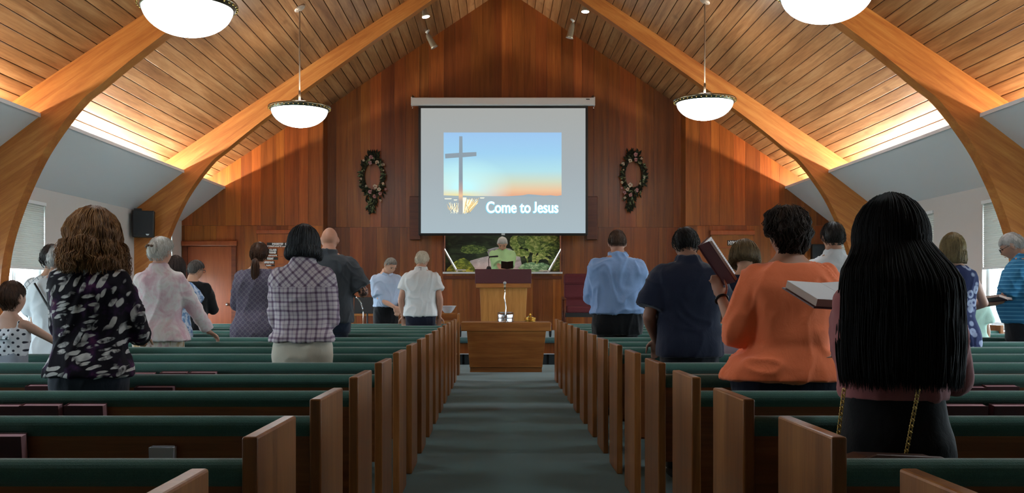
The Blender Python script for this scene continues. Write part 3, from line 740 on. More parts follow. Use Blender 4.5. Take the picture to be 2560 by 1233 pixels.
wreath(1583, 437, 'floral wreath on the wall right of the screen', 2, -.10)

# ================================================================== pendants and ceiling spots
t = NT('bowl_glass', .35); t.b.inputs['Base Color'].default_value = lin('f4fbff')
t.b.inputs['Emission Color'].default_value = lin('eefaff'); t.b.inputs['Emission Strength'].default_value = 20; M['bowl_glass'] = t.m
PEND_W = 40
def pendant(x, y, zr, label):
    e = empty('pendant_lamp', (x, y, zr), 0, label, 'lamp', 'bowl pendant lamps')
    R0 = .408
    pr = [(R0*math.sin(a), -.27*math.cos(a)**1.0) for a in np.linspace(.02, PI/2, 14)]
    inn = [(r*.985, z+.012) for r, z in pr[::-1]]
    MB().lathe(pr+inn, 40, caps=False).build('glass_bowl', 'bowl_glass', e, True)
    rim = MB().lathe([(R0-.01, -.025), (R0+.012, -.03), (R0+.02, -.01), (R0+.035, .0), (R0+.045, .018), (R0+.035, .034), (R0+.01, .04), (R0-.012, .03)], 48).build('rim', 'pewter', e, True)
    bd = MB(); bm_ = None
    for k in range(40):
        a = 2*PI*k/40; bd.ball(((R0+.036)*math.cos(a), (R0+.036)*math.sin(a), -.004), .011, 6, 4)
    b_ = bd.build('beading', 'brass', rim, True); b_['kind'] = 'stuff'
    sp = MB()
    for k in range(3):
        a = 2*PI*k/3+.3; sp.tube([(R0*math.cos(a), R0*math.sin(a), .03), (.03*math.cos(a), .03*math.sin(a), .06)], .006, 6)
    sp.build('spider_arms', 'pewter', e)
    top = ceil_z(x)-zr
    MB().tube([(0, 0, .04), (0, 0, top-.03)], .011, 8).build('rod', plain('rod_metal', 'a89888', .35, .6) if 'rod_metal' not in M else 'rod_metal', e, True)
    MB().tube([(0, 0, .05), (0, 0, .26)], .017, 8).build('rod_sleeve', 'rod_metal', e, True)
    sgn = 1 if x > XC else -1
    MB().lathe([(.09, .0), (.092, -.012), (.07, -.03), (.03, -.045), (.015, -.05)], 24, (0, 0, top), rot=RY(sgn*math.atan(SLOPE))).build('canopy', plain('canopy_metal', 'b0a090', .4, .4) if 'canopy_metal' not in M else 'canopy_metal', e, True)
    MB().tube([(0, 0, -.285), (0, 0, -.265)], .012, 8).build('finial', 'pewter', e)
    lo = point_light('pendant_bulb', (x, y, zr+.10), PEND_W, (1, .93, .82), .12)
kq = 14.27/F; kn_ = 9.0/F
pendant((749-VX)*kq, 14.27, EYE+(VY-272)*kq, 'far bowl pendant lamp hanging left of the screen')
pendant((1762-VX)*kq, 14.27, EYE+(VY-254)*kq, 'far bowl pendant lamp hanging right of the screen')
pendant(-2.80, 3.7, 3.85, 'added unseen bowl pendant lamp above the near pews, on left')  # pair out of view, added to light the backs of the people
pendant(3.02, 3.7, 3.85, 'added unseen bowl pendant lamp above the near pews, on right')
pendant((469-VX)*kn_, 9.0, EYE+(VY-16)*kn_, 'near bowl pendant lamp cut by the top edge, on left')
pendant((2067-VX)*kn_, 9.0, EYE+(VY+18)*kn_, 'near bowl pendant lamp cut by the top edge, on right')

plain('spot_metal', 'b8b2a0', .35, .5); emit('spot_face', 'fffaf0', 5)
def spot(px, py, D, dirv, label, ln_=.30, bare=False):
    x = (px-VX)*D/F; z = ceil_z(x); e = empty('ceiling_spotlight', (x, D, z), 0, label, 'spotlight', 'ceiling spotlights over the platform')
    sgn = 1 if x > XC else -1
    MB().lathe([(.05, 0), (.05, -.02), (.02, -.035)], 16, rot=RY(sgn*math.atan(SLOPE))).build('mount', 'white_frame', e, True)
    dv = Vector(dirv).normalized(); q = Vector((0, 0, -1)).rotation_difference(dv).to_matrix()
    MB().tube([(0, 0, -.02), (0, 0, -.07)], .014, 8).build('swivel', 'white_frame', e)
    MB().lathe([(.02, -.0), (.035, -.01), (.05, -.06), (.062, -ln_+.04), (.078, -ln_), (.07, -ln_), (.06, -ln_+.03)], 20, (0, 0, -.06), rot=q).build('can', 'spot_metal', e, True)
    MB().lathe([(.001, -ln_-.001), (.068, -ln_-.001), (.068, -ln_+.006)], 20, (0, 0, -.06), rot=q).build('lens', 'alu' if bare else 'spot_face', e)
    if bare: return
    l = bpy.data.lights.new('spot_bulb', 'SPOT'); l.energy = 60; l.color = (1, .9, .72); l.spot_size = 1.0; l.spot_blend = .6; l.shadow_soft_size = .05
    o = bpy.data.objects.new('spot_bulb', l); COL.objects.link(o); o.location = Vector((x, D, z-.06))+dv*(ln_+.02); o.rotation_euler = dv.to_track_quat('-Z', 'Y').to_euler()
spot(1060, 12, 17.64, (.22, -.1, -1), 'lit ceiling spotlight at top, left of the ridge, nearer one', .17)
spot(1068, 80, 19.25, (.55, .1, -1), 'ceiling spotlight left of the ridge, close to the wall', .30, True)
spot(1464, 0, 17.5, (-.05, -.1, -1), 'lit ceiling spotlight at top, right of the ridge, nearer one', .15)
spot(1432, 70, 19.0, (-.22, .1, -1), 'ceiling spotlight right of the ridge, close to the wall', .30, True)

# ================================================================== loudspeaker on the far left arch
ky = BEAMS[2]-.02; kk = ky/F
ls = empty('loudspeaker', ((366-VX)*kk, ky-.12, EYE-(595-VY)*kk), .25, 'black loudspeaker on the far left arch', 'loudspeaker')
MB().prism([(-.17, 0), (.17, 0), (.175, .45), (-.175, .45)], -.12, .10, 'y').build('cabinet', 'black', ls, bevel=.012)
MB().box((0, -.122, .24), (.31, .012, .40)).build('grille', plain('grille_dark', '14171c', .7, bumpscale=400), ls, bevel=.004)
MB().prism([(.04, .055), (.10, .055), (.085, .03), (.055, .03)], -.131, -.128, 'y').build('badge', 'alu', ls)
MB().box((-.10, .06, .47), (.12, .12, .05)).build('bracket', 'black', ls)

# ================================================================== register boards
def reg_board(px0, px1, py0, py1, label, rows, cap, left):
    y = Y_WALL-.03; k = y/F
    e = empty('register_board', ((px0+px1)/2*k-VX*k, y, EYE-(py1-VY)*k), 0, label, 'board')
    W, Hh = (px1-px0)*k, (py1-py0)*k
    MB().box((0, 0, Hh/2), (W, .025, Hh)).build('back_panel', 'mahogany', e)
    MB().box((0, -.02, Hh+cap/2), (W+.06, .07, cap)).build('cap', 'doorwood', e, bevel=.01)
    def Z(p): return (py1-p)*k
    def X(p): return (p-(px0+px1)/2)*k
    for (a, b, c, d, lines) in rows:
        pl_ = MB().box(((X(a)+X(b))/2, -.018, (Z(c)+Z(d))/2), (X(b)-X(a), .008, Z(c)-Z(d))).build('name_plate', 'black', e)
        n = len(lines); hh = (Z(c)-Z(d))/n
        for i, tx_ in enumerate(lines):
            s_ = hh*.98
            o = text('lettering', tx_[0], 'paper', (X(tx_[1]), -.0235, Z(d)+(n-1-i)*hh+hh*.16), s_, X(tx_[2])-X(tx_[1]), parent=pl_, bold=.004)
    for p in ((619, 642, 661, 678) if left else (619, 640, 660)):
        MB().box((0, -.02, Z(p)), (W, .02, .018)).build('slot_rail', 'doorwood', e)
reg_board(645, 745, 585, 700, 'wooden register board with black white-lettered plates on left wall',
    [(668, 740, 607, 620, [('REGISTER  OF', 681, 722), ('ATTENDANCE and OFFERING', 664, 744)]), (668, 693, 622, 635, [('CLASS', 674, 692), ('BANNER', 673, 692)]), (664, 695, 637, 650, [('ATTENDANCE', 662, 693), ('TODAY', 668, 685)]), (658, 687, 653, 666, [('OFFERING', 658, 685), ('TODAY', 665, 680)])], .08, True)
reg_board(1778, 1882, 588, 700, 'wooden hymn board with white HYMNS heading on right wall', [(1818, 1850, 601, 614, [('HYMNS', 1820, 1849)])], .09, False)

# ================================================================== platform chair (maroon)
ky = 18.7; kk = ky/F
ch = empty('armchair', ((1449-VX)*kk, ky, P_Z), 0, 'high backed maroon upholstered armchair on platform right of pulpit', 'armchair')
cw = 78*kk
MB().box((0, .0, .44), (cw-.06, .55, .13)).build('seat', 'maroon_fabric', ch, bevel=.03)
MB().box((0, .27, .74), (cw-.04, .12, .52)).build('backrest', 'maroon_fabric', ch, bevel=.03)
MB().box((0, .25, 1.02), (cw-.02, .15, .22)).build('headrest', 'maroon_fabric', ch, bevel=.05)
MB().box((0, .0, .34), (cw-.02, .56, .08)).build('seat_rail', 'black', ch)
for s_ in (-1, 1):
    MB().tube([(s_*cw/2, -.27, .64), (s_*cw/2, .28, .66)], .028, 8, rnd=True).build('armrest', 'trimwood', ch, True)
    MB().tube([(s_*cw/2, -.24, 0), (s_*cw/2, -.26, .64)], .022, 8).build('leg', 'trimwood', ch, True)
    MB().tube([(s_*cw/2, .26, 0), (s_*cw/2, .28, .66)], .022, 8).build('leg', 'trimwood', ch, True)

# ================================================================== music stand, its microphone, side table, small desk
ky = 15.7; kk = ky/F
st = empty('music_stand', ((918-VX)*kk, ky, 0), 0, 'black music stand left of the man in pale blue shirt', 'music stand')
MB().box((0, 0, EYE-(763-VY)*kk), ((950-886)*kk, .015, 40*kk), RX(-.2)).build('desk', 'black', st)
MB().box((0, -.03, EYE-(783-VY)*kk), ((950-886)*kk, .05, .012)).build('ledge', 'black', st)
MB().tube([(0, .02, .05), (0, .02, EYE-(765-VY)*kk)], .013, 8).build('pole', 'black', st)
for k in range(3):
    a = 2*PI*k/3; MB().tube([(0, .02, .10), (.28*math.cos(a), .02+.28*math.sin(a), .01)], .01, 6).build('leg', 'black', st)
ky = 15.9; kk = ky/F
wt = empty('side_table', ((915-VX)*kk, ky+.25, 0), 0, 'light wooden side table behind the black music stand', 'table')
MB().box((0, 0, EYE-(788-VY)*kk), ((958-866)*kk, .45, .03)).build('table_top', 'oak_flat', wt, bevel=.004)
for sx in (-.24, .24):
    for sy in (-.17, .17): MB().box((sx, sy, (EYE-(790-VY)*kk)/2), (.035, .035, EYE-(790-VY)*kk)).build('leg', 'oak', wt)
gy = 15.1; gk = gy/F; g0 = at(908, 812, gy)
gm = empty('microphone_stand', (g0.x, gy, 0), 0, 'chrome gooseneck microphone on floor stand beside music stand', 'microphone')
MB().lathe([(.13, 0), (.13, .015), (.05, .03), (.012, .04)], 24).build('base', 'chrome', gm, True)
MB().tube([(0, 0, .03), (0, 0, EYE-(780-VY)*gk)], .012, 8).build('pole', 'chrome', gm, True)
def gp(px, py): p = at(px, py, gy); return (p.x-g0.x, 0, p.z)
MB().tube([gp(907, 782), gp(906, 770), gp(902, 757), gp(895, 747), gp(887, 741)], .010, 8).build('gooseneck', 'chrome', gm, True)
MB().tube([gp(888, 742), gp(880, 737)], [.016, .022], 10, rnd=True).build('microphone_head', 'black', gm, True)
ky = 14.5; kk = ky/F; dk = empty('small_desk', ((1108-VX)*kk, ky, 0), 0, 'small oak desk with raised ends at the front left pew', 'desk')
dwid = 74*kk; dh = EYE-(806-VY)*kk
MB().box((0, .16, dh), (dwid, .36, .03)).build('desk_top', 'oak_flat', dk)
MB().box((0, .33, EYE-(795-VY)*kk), (dwid, .03, 23*kk)).build('back_board', 'oak_flat', dk)
for s_ in (-1, 1):
    MB().prism([(-.02, 0), (.36, 0), (.36, EYE-(784-VY)*kk), (.10, EYE-(786-VY)*kk), (-.02, dh)], s_*dwid/2-.015, s_*dwid/2+.015, 'x').build('side_panel', 'oak', dk, bevel=.004)
bp = at(1118, 780, ky+.15)
bl = empty('bowl', (bp.x, ky+.34, EYE-(784-VY)*kk+.0), 0, 'grey metal bowl on small desk beside man in white polo', 'bowl')
MB().lathe([(.05, 0), (.055, .006), (.09, .05), (.12, .10), (.125, .105), (.118, .105), (.085, .05), (.04, .012)], 24).build('basin', 'alu', bl, True)
MB().torus((0, 0, .105), .122, .006, 24, 6).build('rolled_rim', 'alu', bl, True)

# ---- leather handbag on the near right pew, and a dark monitor far right
hb = empty('handbag', ((2165-VX)*2.86/F, row_y(0)+.27, .475), .1, 'brown leather handbag on the near right pew beside long haired woman', 'bag')
MB().prism([(-.17, 0), (.17, 0), (.185, .12), (.16, .26), (.10, .285), (-.10, .295), (-.16, .275), (-.185, .12)], -.07, .07, 'y').build('bag_body', 'leather', hb, bevel=.03)
MB().prism([(-.165, .12), (.165, .12), (.15, .27), (.09, .296), (-.09, .306), (-.15, .286)], -.08, -.06, 'y').build('flap', 'leather', hb, bevel=.008)
ym = Y_WALL-.10; mp = at(2044, 630, ym)
mo = empty('loudspeaker', (mp.x, ym, mp.z-.15), -.1, 'black loudspeaker low on the right end of the front wall', 'loudspeaker')
MB().box((0, 0, .15), (.24, .16, .30)).build('cabinet', 'black', mo, bevel=.01); MB().box((0, -.083, .15), (.21, .008, .27)).build('grille', 'grille_dark', mo)
MB().box((0, .085, .15), (.08, .05, .08)).build('bracket', 'black', mo)
# ================================================================== people
def ev(o):
    dg = bpy.context.evaluated_depsgraph_get(); return bpy.data.meshes.new_from_object(o.evaluated_get(dg))
def melt(mb, name, voxel, smooth=4, fold=0., freq=(8, 8, 5), seed=0, zlo=-1, fac=.5):
    """union of closed shapes -> one continuous smooth skin"""
    me = mb.mesh(name); o = bpy.data.objects.new(name, me); COL.objects.link(o)
    r = o.modifiers.new('r', 'REMESH'); r.mode = 'VOXEL'; r.voxel_size = voxel; r.adaptivity = 0
    if smooth:
        s = o.modifiers.new('s', 'SMOOTH'); s.iterations = smooth; s.factor = fac
    out = ev(o); bpy.data.objects.remove(o); bpy.data.meshes.remove(me); out.name = name
    if fold:
        n = len(out.vertices); co = np.empty(n*3, 'f'); out.vertices.foreach_get('co', co); co = co.reshape(-1, 3)
        nr = np.empty(n*3, 'f'); out.vertex_normals.foreach_get('vector', nr); nr = nr.reshape(-1, 3)
        d = np.empty(n, 'f'); fx, fy, fz = freq
        for i in range(n):
            x, y, z = co[i]
            q = Vector((x*fx+seed*3.1, y*fy, z*fz)); wv = noise.noise(q*.6)
            a = 1-2*abs(noise.noise(Vector((q.x+wv*1.5, q.y, q.z+wv*2.0))))
            b = noise.noise(Vector((q.x*2.1+7, q.y*2.1, q.z*2.1)))
            d[i] = fold*(a*a*a*.9+b*.35-.2)
        out.vertices.foreach_set('co', (co+nr*d[:, None]).ravel())
    out.polygons.foreach_set('use_smooth', [True]*len(out.polygons)); out.update()
    return out
def interp(tab, z):
    zs = [r[0] for r in tab]
    return [float(np.interp(z, zs, [r[c] for r in tab])) for c in range(1, len(tab[0]))]
# z, half width, half depth, y shift   (for a body 1.75 m tall, standing straight, facing +y)
MALE = [(.74, .165, .105, 0), (.86, .172, .118, -.012), (.95, .168, .115, -.01), (1.05, .158, .108, 0), (1.15, .163, .112, .005), (1.26, .178, .120, .005), (1.34, .186, .118, 0), (1.40, .182, .102, -.006), (1.44, .150, .082, -.012), (1.475, .098, .066, -.012), (1.505, .066, .060, -.008)]
FEMALE = [(.74, .165, .108, -.005), (.84, .180, .125, -.02), (.93, .172, .118, -.018), (1.05, .140, .098, 0), (1.15, .145, .105, .012), (1.26, .160, .122, .02), (1.34, .166, .112, .005), (1.40, .160, .092, -.005), (1.44, .130, .074, -.012), (1.475, .082, .058, -.012), (1.505, .056, .052, -.008)]
def ell(c, rx, ry, n=20, p=2.3):
    pts = []
    for i in range(n):
        a = 2*PI*i/n; cx, sy = math.cos(a), math.sin(a)
        pts.append(Vector((c[0]+rx*math.copysign(abs(cx)**(2/p), cx), c[1]+ry*math.copysign(abs(sy)**(2/p), sy), c[2])))
    return pts
def ik(sh, wr, l1, l2, hint):
    d = wr-sh; L_ = d.length
    if L_ > (l1+l2)*.999: wr = sh+d*((l1+l2)*.999/L_); d = wr-sh; L_ = d.length
    a = (l1*l1-l2*l2+L_*L_)/(2*L_); h = math.sqrt(max(0, l1*l1-a*a)); u = d.normalized()
    hv = Vector(hint); hv = (hv-u*hv.dot(u)); hv = hv.normalized() if hv.length > 1e-4 else u.orthogonal().normalized()
    return sh+u*a+hv*h, wr
SKIN = {}
def skin(c, tattoo=False):
    k = c+str(tattoo)
    if k in SKIN: return SKIN[k]
    t = NT('skin_'+c, .5, 0, .4); b = lin(c); n = t.noise(t.coord(), 14, 4)
    cc = t.mix(n, tuple(x*.82 for x in b[:3])+(1,), tuple(min(1, x*1.1) for x in b[:3])+(1,))
    if tattoo:
        sp = t.n('ShaderNodeSeparateXYZ', {0: t.n('ShaderNodeTexCoord').outputs['Object']})
        v = t.noise(t.coord(scale=(1, 1, .7)), 16, 2, .5, 2.5)
        m = t.math('MULTIPLY', t.math('GREATER_THAN', v, .5), t.math('GREATER_THAN', sp.outputs[0], .17))
        cc = t.mix(t.math('MULTIPLY', m, .9), cc, lin('15161a'))
    t.col(cc); t.b.inputs['Subsurface Weight'].default_value = .0
    SKIN[k] = t.m; return t.m
HAIRM = {}
def hairmat(a, b, rough=.55, c=None):
    k = (a, b)
    if k in HAIRM: return HAIRM[k]
    t = NT('hair_'+a, rough, 0, .3)
    n = t.noise(t.coord(scale=(70, 70, 9)), 1., 4, .6, .4); n2 = t.noise(t.coord(scale=(9, 9, 3)), 1., 3)
    f = t.math('ADD', t.math('MULTIPLY', n, .6), t.math('MULTIPLY', n2, .4))
    st = [(.36, lin(a)), (.66, lin(b))]
    if c: st.append((.78, lin(c)))
    t.col(t.ramp(f, st)); t.bump(n, .3, .004); HAIRM[k] = t.m; return t.m
def fabric(name, c, var=.12, rough=.85, fine=260, sheen=.15):
    if name in M: return M[name]
    t = NT(name, rough, 0, .2); b = lin(c)
    n = t.noise(t.coord(), 6, 3); cc = t.mix(n, tuple(x*(1-var) for x in b[:3])+(1,), tuple(min(1, x*(1+var)) for x in b[:3])+(1,))
    t.col(cc); wr = t.noise(t.coord(scale=(1, 1, .6)), 16, 4, .6, .6); fi = t.noise(t.coord(), fine, 2)
    t.bump(t.math('ADD', wr, t.math('MULTIPLY', fi, .06)), .35, .012); t.b.inputs['Sheen Weight'].default_value = sheen
    M[name] = t.m; return t.m
def finish(t, name, cc, rough=.85):
    t.col(cc); wr = t.noise(t.coord(scale=(1, 1, .6)), 16, 4, .6, .6); t.bump(wr, .35, .012)
    t.b.inputs['Roughness'].default_value = rough; M[name] = t.m
# printed cloths
t = NT('print_splash', .8, 0, .2)
wob = t.n('ShaderNodeTexNoise', {'Vector': t.coord(), 'Scale': 7., 'Detail': 3.}).outputs['Color']
def splash(scale, rot, loc, thr):
    v = t.coord(rot=rot, loc=loc); v = t.n('ShaderNodeVectorMath', {0: v, 1: t.n('ShaderNodeVectorMath', {0: wob, 3: .05}, operation='SCALE').outputs[0]}, operation='ADD').outputs[0]
    v = t.n('ShaderNodeMapping', {'Vector': v, 'Scale': scale}).outputs[0]
    dd = t.n('ShaderNodeTexVoronoi', {'Vector': v, 'Scale': 1.}).outputs['Distance']
    return t.ramp(dd, [(thr-.03, (1, 1, 1)), (thr+.03, (0, 0, 0))])
mk = t.noise(t.coord(), 6, 2)
m1 = t.math('MULTIPLY', splash((11, 5, 42), (0, .25, 0), (0, 0, 0), .42), t.ramp(mk, [(.47, (0, 0, 0)), (.53, (1, 1, 1))]))
m2 = t.math('MULTIPLY', splash((34, 5, 13), (0, -.45, 0), (3, 1, 2), .41), t.ramp(mk, [(.46, (1, 1, 1)), (.52, (0, 0, 0))]))
mm = t.math('MULTIPLY', t.math('MAXIMUM', m1, m2), t.ramp(t.noise(t.coord(loc=(9, 3, 3)), 14, 3), [(.38, (0, 0, 0)), (.48, (1, 1, 1))]))
bs_ = t.ramp(t.noise(t.coord(loc=(4, 4, 4)), 10, 3), [(.5, lin('120d17')), (.6, lin('2c1735')), (.7, lin('54284f')), (.78, lin('6a3032'))])
finish(t, 'print_splash', t.mix(mm, bs_, lin('c4c2c0')))
t = NT('print_pink', .8, 0, .2)
n = t.noise(t.coord(), 9, 5, .65, .6); n3 = t.noise(t.coord(loc=(5, 2, 1)), 3, 2)
c0 = t.ramp(n, [(.34, lin('cf9fae')), (.46, lin('dcc0c6')), (.58, lin('e2dcda')), (.72, lin('c9bfb6'))])
sp = t.n('ShaderNodeSeparateXYZ', {0: t.n('ShaderNodeTexCoord').outputs['Object']})
wm = t.ramp(t.math('ADD', sp.outputs[2], t.math('MULTIPLY', n3, .3)), [(1.08, (1, 1, 1)), (1.28, (0, 0, 0))]) if False else t.math('MULTIPLY', n3, .5)
finish(t, 'print_pink', t.mix(wm, c0, lin('d6d2cf')))
t = NT('print_skirt', .85, 0, .2); n = t.noise(t.coord(scale=(1, 1, .4)), 14, 3)
finish(t, 'print_skirt', t.ramp(n, [(.36, lin('a98a62')), (.48, lin('d2cabb')), (.58, lin('c9a9a6')), (.7, lin('8a7a58'))]))
def dots(name, base, dot, sx, thr, rand=0., rot=PI/4, soft=.04, line=None):
    t = NT(name, .85, 0, .2)
    v = t.n('ShaderNodeTexCoord').outputs['Object']
    v = t.n('ShaderNodeVectorMath', {0: v, 1: (1, .001, 1)}, operation='MULTIPLY').outputs[0]
    v = t.n('ShaderNodeMapping', {'Vector': v, 'Rotation': (0, rot, 0), 'Scale': (sx, sx, sx)}).outputs[0]
    d = t.n('ShaderNodeTexVoronoi', {'Vector': v, 'Scale': 1., 'Randomness': rand}).outputs['Distance']
    m = t.ramp(d, [(thr-soft, (1, 1, 1)), (thr+soft, (0, 0, 0))]); cc = t.mix(m, lin(base), lin(dot))
    if line:
        m2 = t.ramp(d, [(thr*.45, (1, 1, 1)), (thr*.6, (0, 0, 0))]); cc = t.mix(m2, cc, lin(line))
    finish(t, name, cc); return t.m
dots('print_polka', 'd9dce2', '2a2c38', 27, .21)
dots('print_hex', '6a6470', '4c4556', 26, .36, 0., PI/4, .1, '625a6c')
dots('print_paisley', '2a3156', '98a0ba', 13, .46, .9, .6, .04, '39426a')
t = NT('print_plaid', .85, 0, .2)
nz = t.noise(t.coord(), 4, 2); vo = t.coord(); vr = t.coord(rot=(0, PI/4, 0)); s0 = t.n('ShaderNodeSeparateXYZ', {0: vo})
yoke = t.math('GREATER_THAN', s0.outputs[2], 1.245)
vm = t.n('ShaderNodeMix', data_type='VECTOR'); t.put(vm.inputs[0], yoke); t.put(vm.inputs[4], vo); t.put(vm.inputs[5], vr)
sp = t.n('ShaderNodeSeparateXYZ', {0: vm.outputs[1]})
def stripes(co, per, ph=0.):
    f = t.math('FRACT', t.math('ADD', t.math('DIVIDE', t.math('ADD', co, t.math('MULTIPLY', nz, .03)), per), ph+50.))
    return t.ramp(f, [(0, (.2, .2, .2)), (.08, (1, 1, 1)), (.22, (1, 1, 1)), (.30, (0, 0, 0)), (.55, (0, 0, 0)), (.6, (.45, .45, .45)), (.66, (.45, .45, .45)), (.72, (0, 0, 0))])
mm = t.math('ADD', t.math('MULTIPLY', stripes(sp.outputs[0], .058), .5), t.math('MULTIPLY', stripes(sp.outputs[2], .058), .5))
finish(t, 'print_plaid', t.ramp(mm, [(.0, lin('bdb3b6')), (.3, lin('9d8f9b')), (.55, lin('7d6c7c')), (1, lin('594858'))]))
t = NT('print_lattice', .85, 0, .2); sp = t.n('ShaderNodeSeparateXYZ', {0: t.coord(rot=(0, PI/4, 0), scale=(26, 1, 26))})
a_ = t.ramp(t.math('FRACT', t.math('ADD', sp.outputs[0], 90.)), [(.0, (1, 1, 1)), (.16, (1, 1, 1)), (.2, (0, 0, 0))]); b_ = t.ramp(t.math('FRACT', t.math('ADD', sp.outputs[2], 90.)), [(.0, (1, 1, 1)), (.16, (1, 1, 1)), (.2, (0, 0, 0))])
finish(t, 'print_lattice', t.mix(t.math('MAXIMUM', a_, b_), lin('dfe2e4'), lin('8d949a')))
t = NT('print_stripe_blue', .8, 0, .2); sp = t.n('ShaderNodeSeparateXYZ', {0: t.coord()})
f = t.math('FRACT', t.math('ADD', t.math('DIVIDE', sp.outputs[2], .035), 50.))
finish(t, 'print_stripe_blue', t.ramp(f, [(.0, lin('2f6f97')), (.7, lin('2a6890')), (.75, lin('5f9cc0')), (.9, lin('5f9cc0')), (.95, lin('2f6f97'))]))
t = NT('print_bluewhite', .85, 0, .2); finish(t, 'print_bluewhite', t.ramp(t.noise(t.coord(), 22, 3), [(.45, lin('c9d6e6')), (.55, lin('6f8fb8'))]))
for n_, c_ in (('navy_shirt', '171d30'), ('orange_knit', 'ee7c50'), ('blue_shirt', '7f9cc6'), ('paleblue_shirt', 'aebfd8'), ('white_polo', 'd3d6d6'), ('white_shirt', 'd8dce0'), ('white_blouse', 'dfe6ea'), ('grey_shirt', '3c4045'),
               ('lime_polo', 'b3dba0'), ('pink_sweater', '9a5c5c'), ('black_cloth', '0c0c0f'), ('navy_trousers', '14182a'), ('jeans', '2a303c'), ('dark_jeans', '1c2434'), ('cream_trousers', 'b9b2a2'), ('grey_skirt', '8f95a0'), ('mint_dress', 'a9c4b4'), ('mauve_skirt', 'a08a94'), ('navy_top', '12162a'), ('dark_trousers', '191a20')):
    fabric(n_, c_, .1)

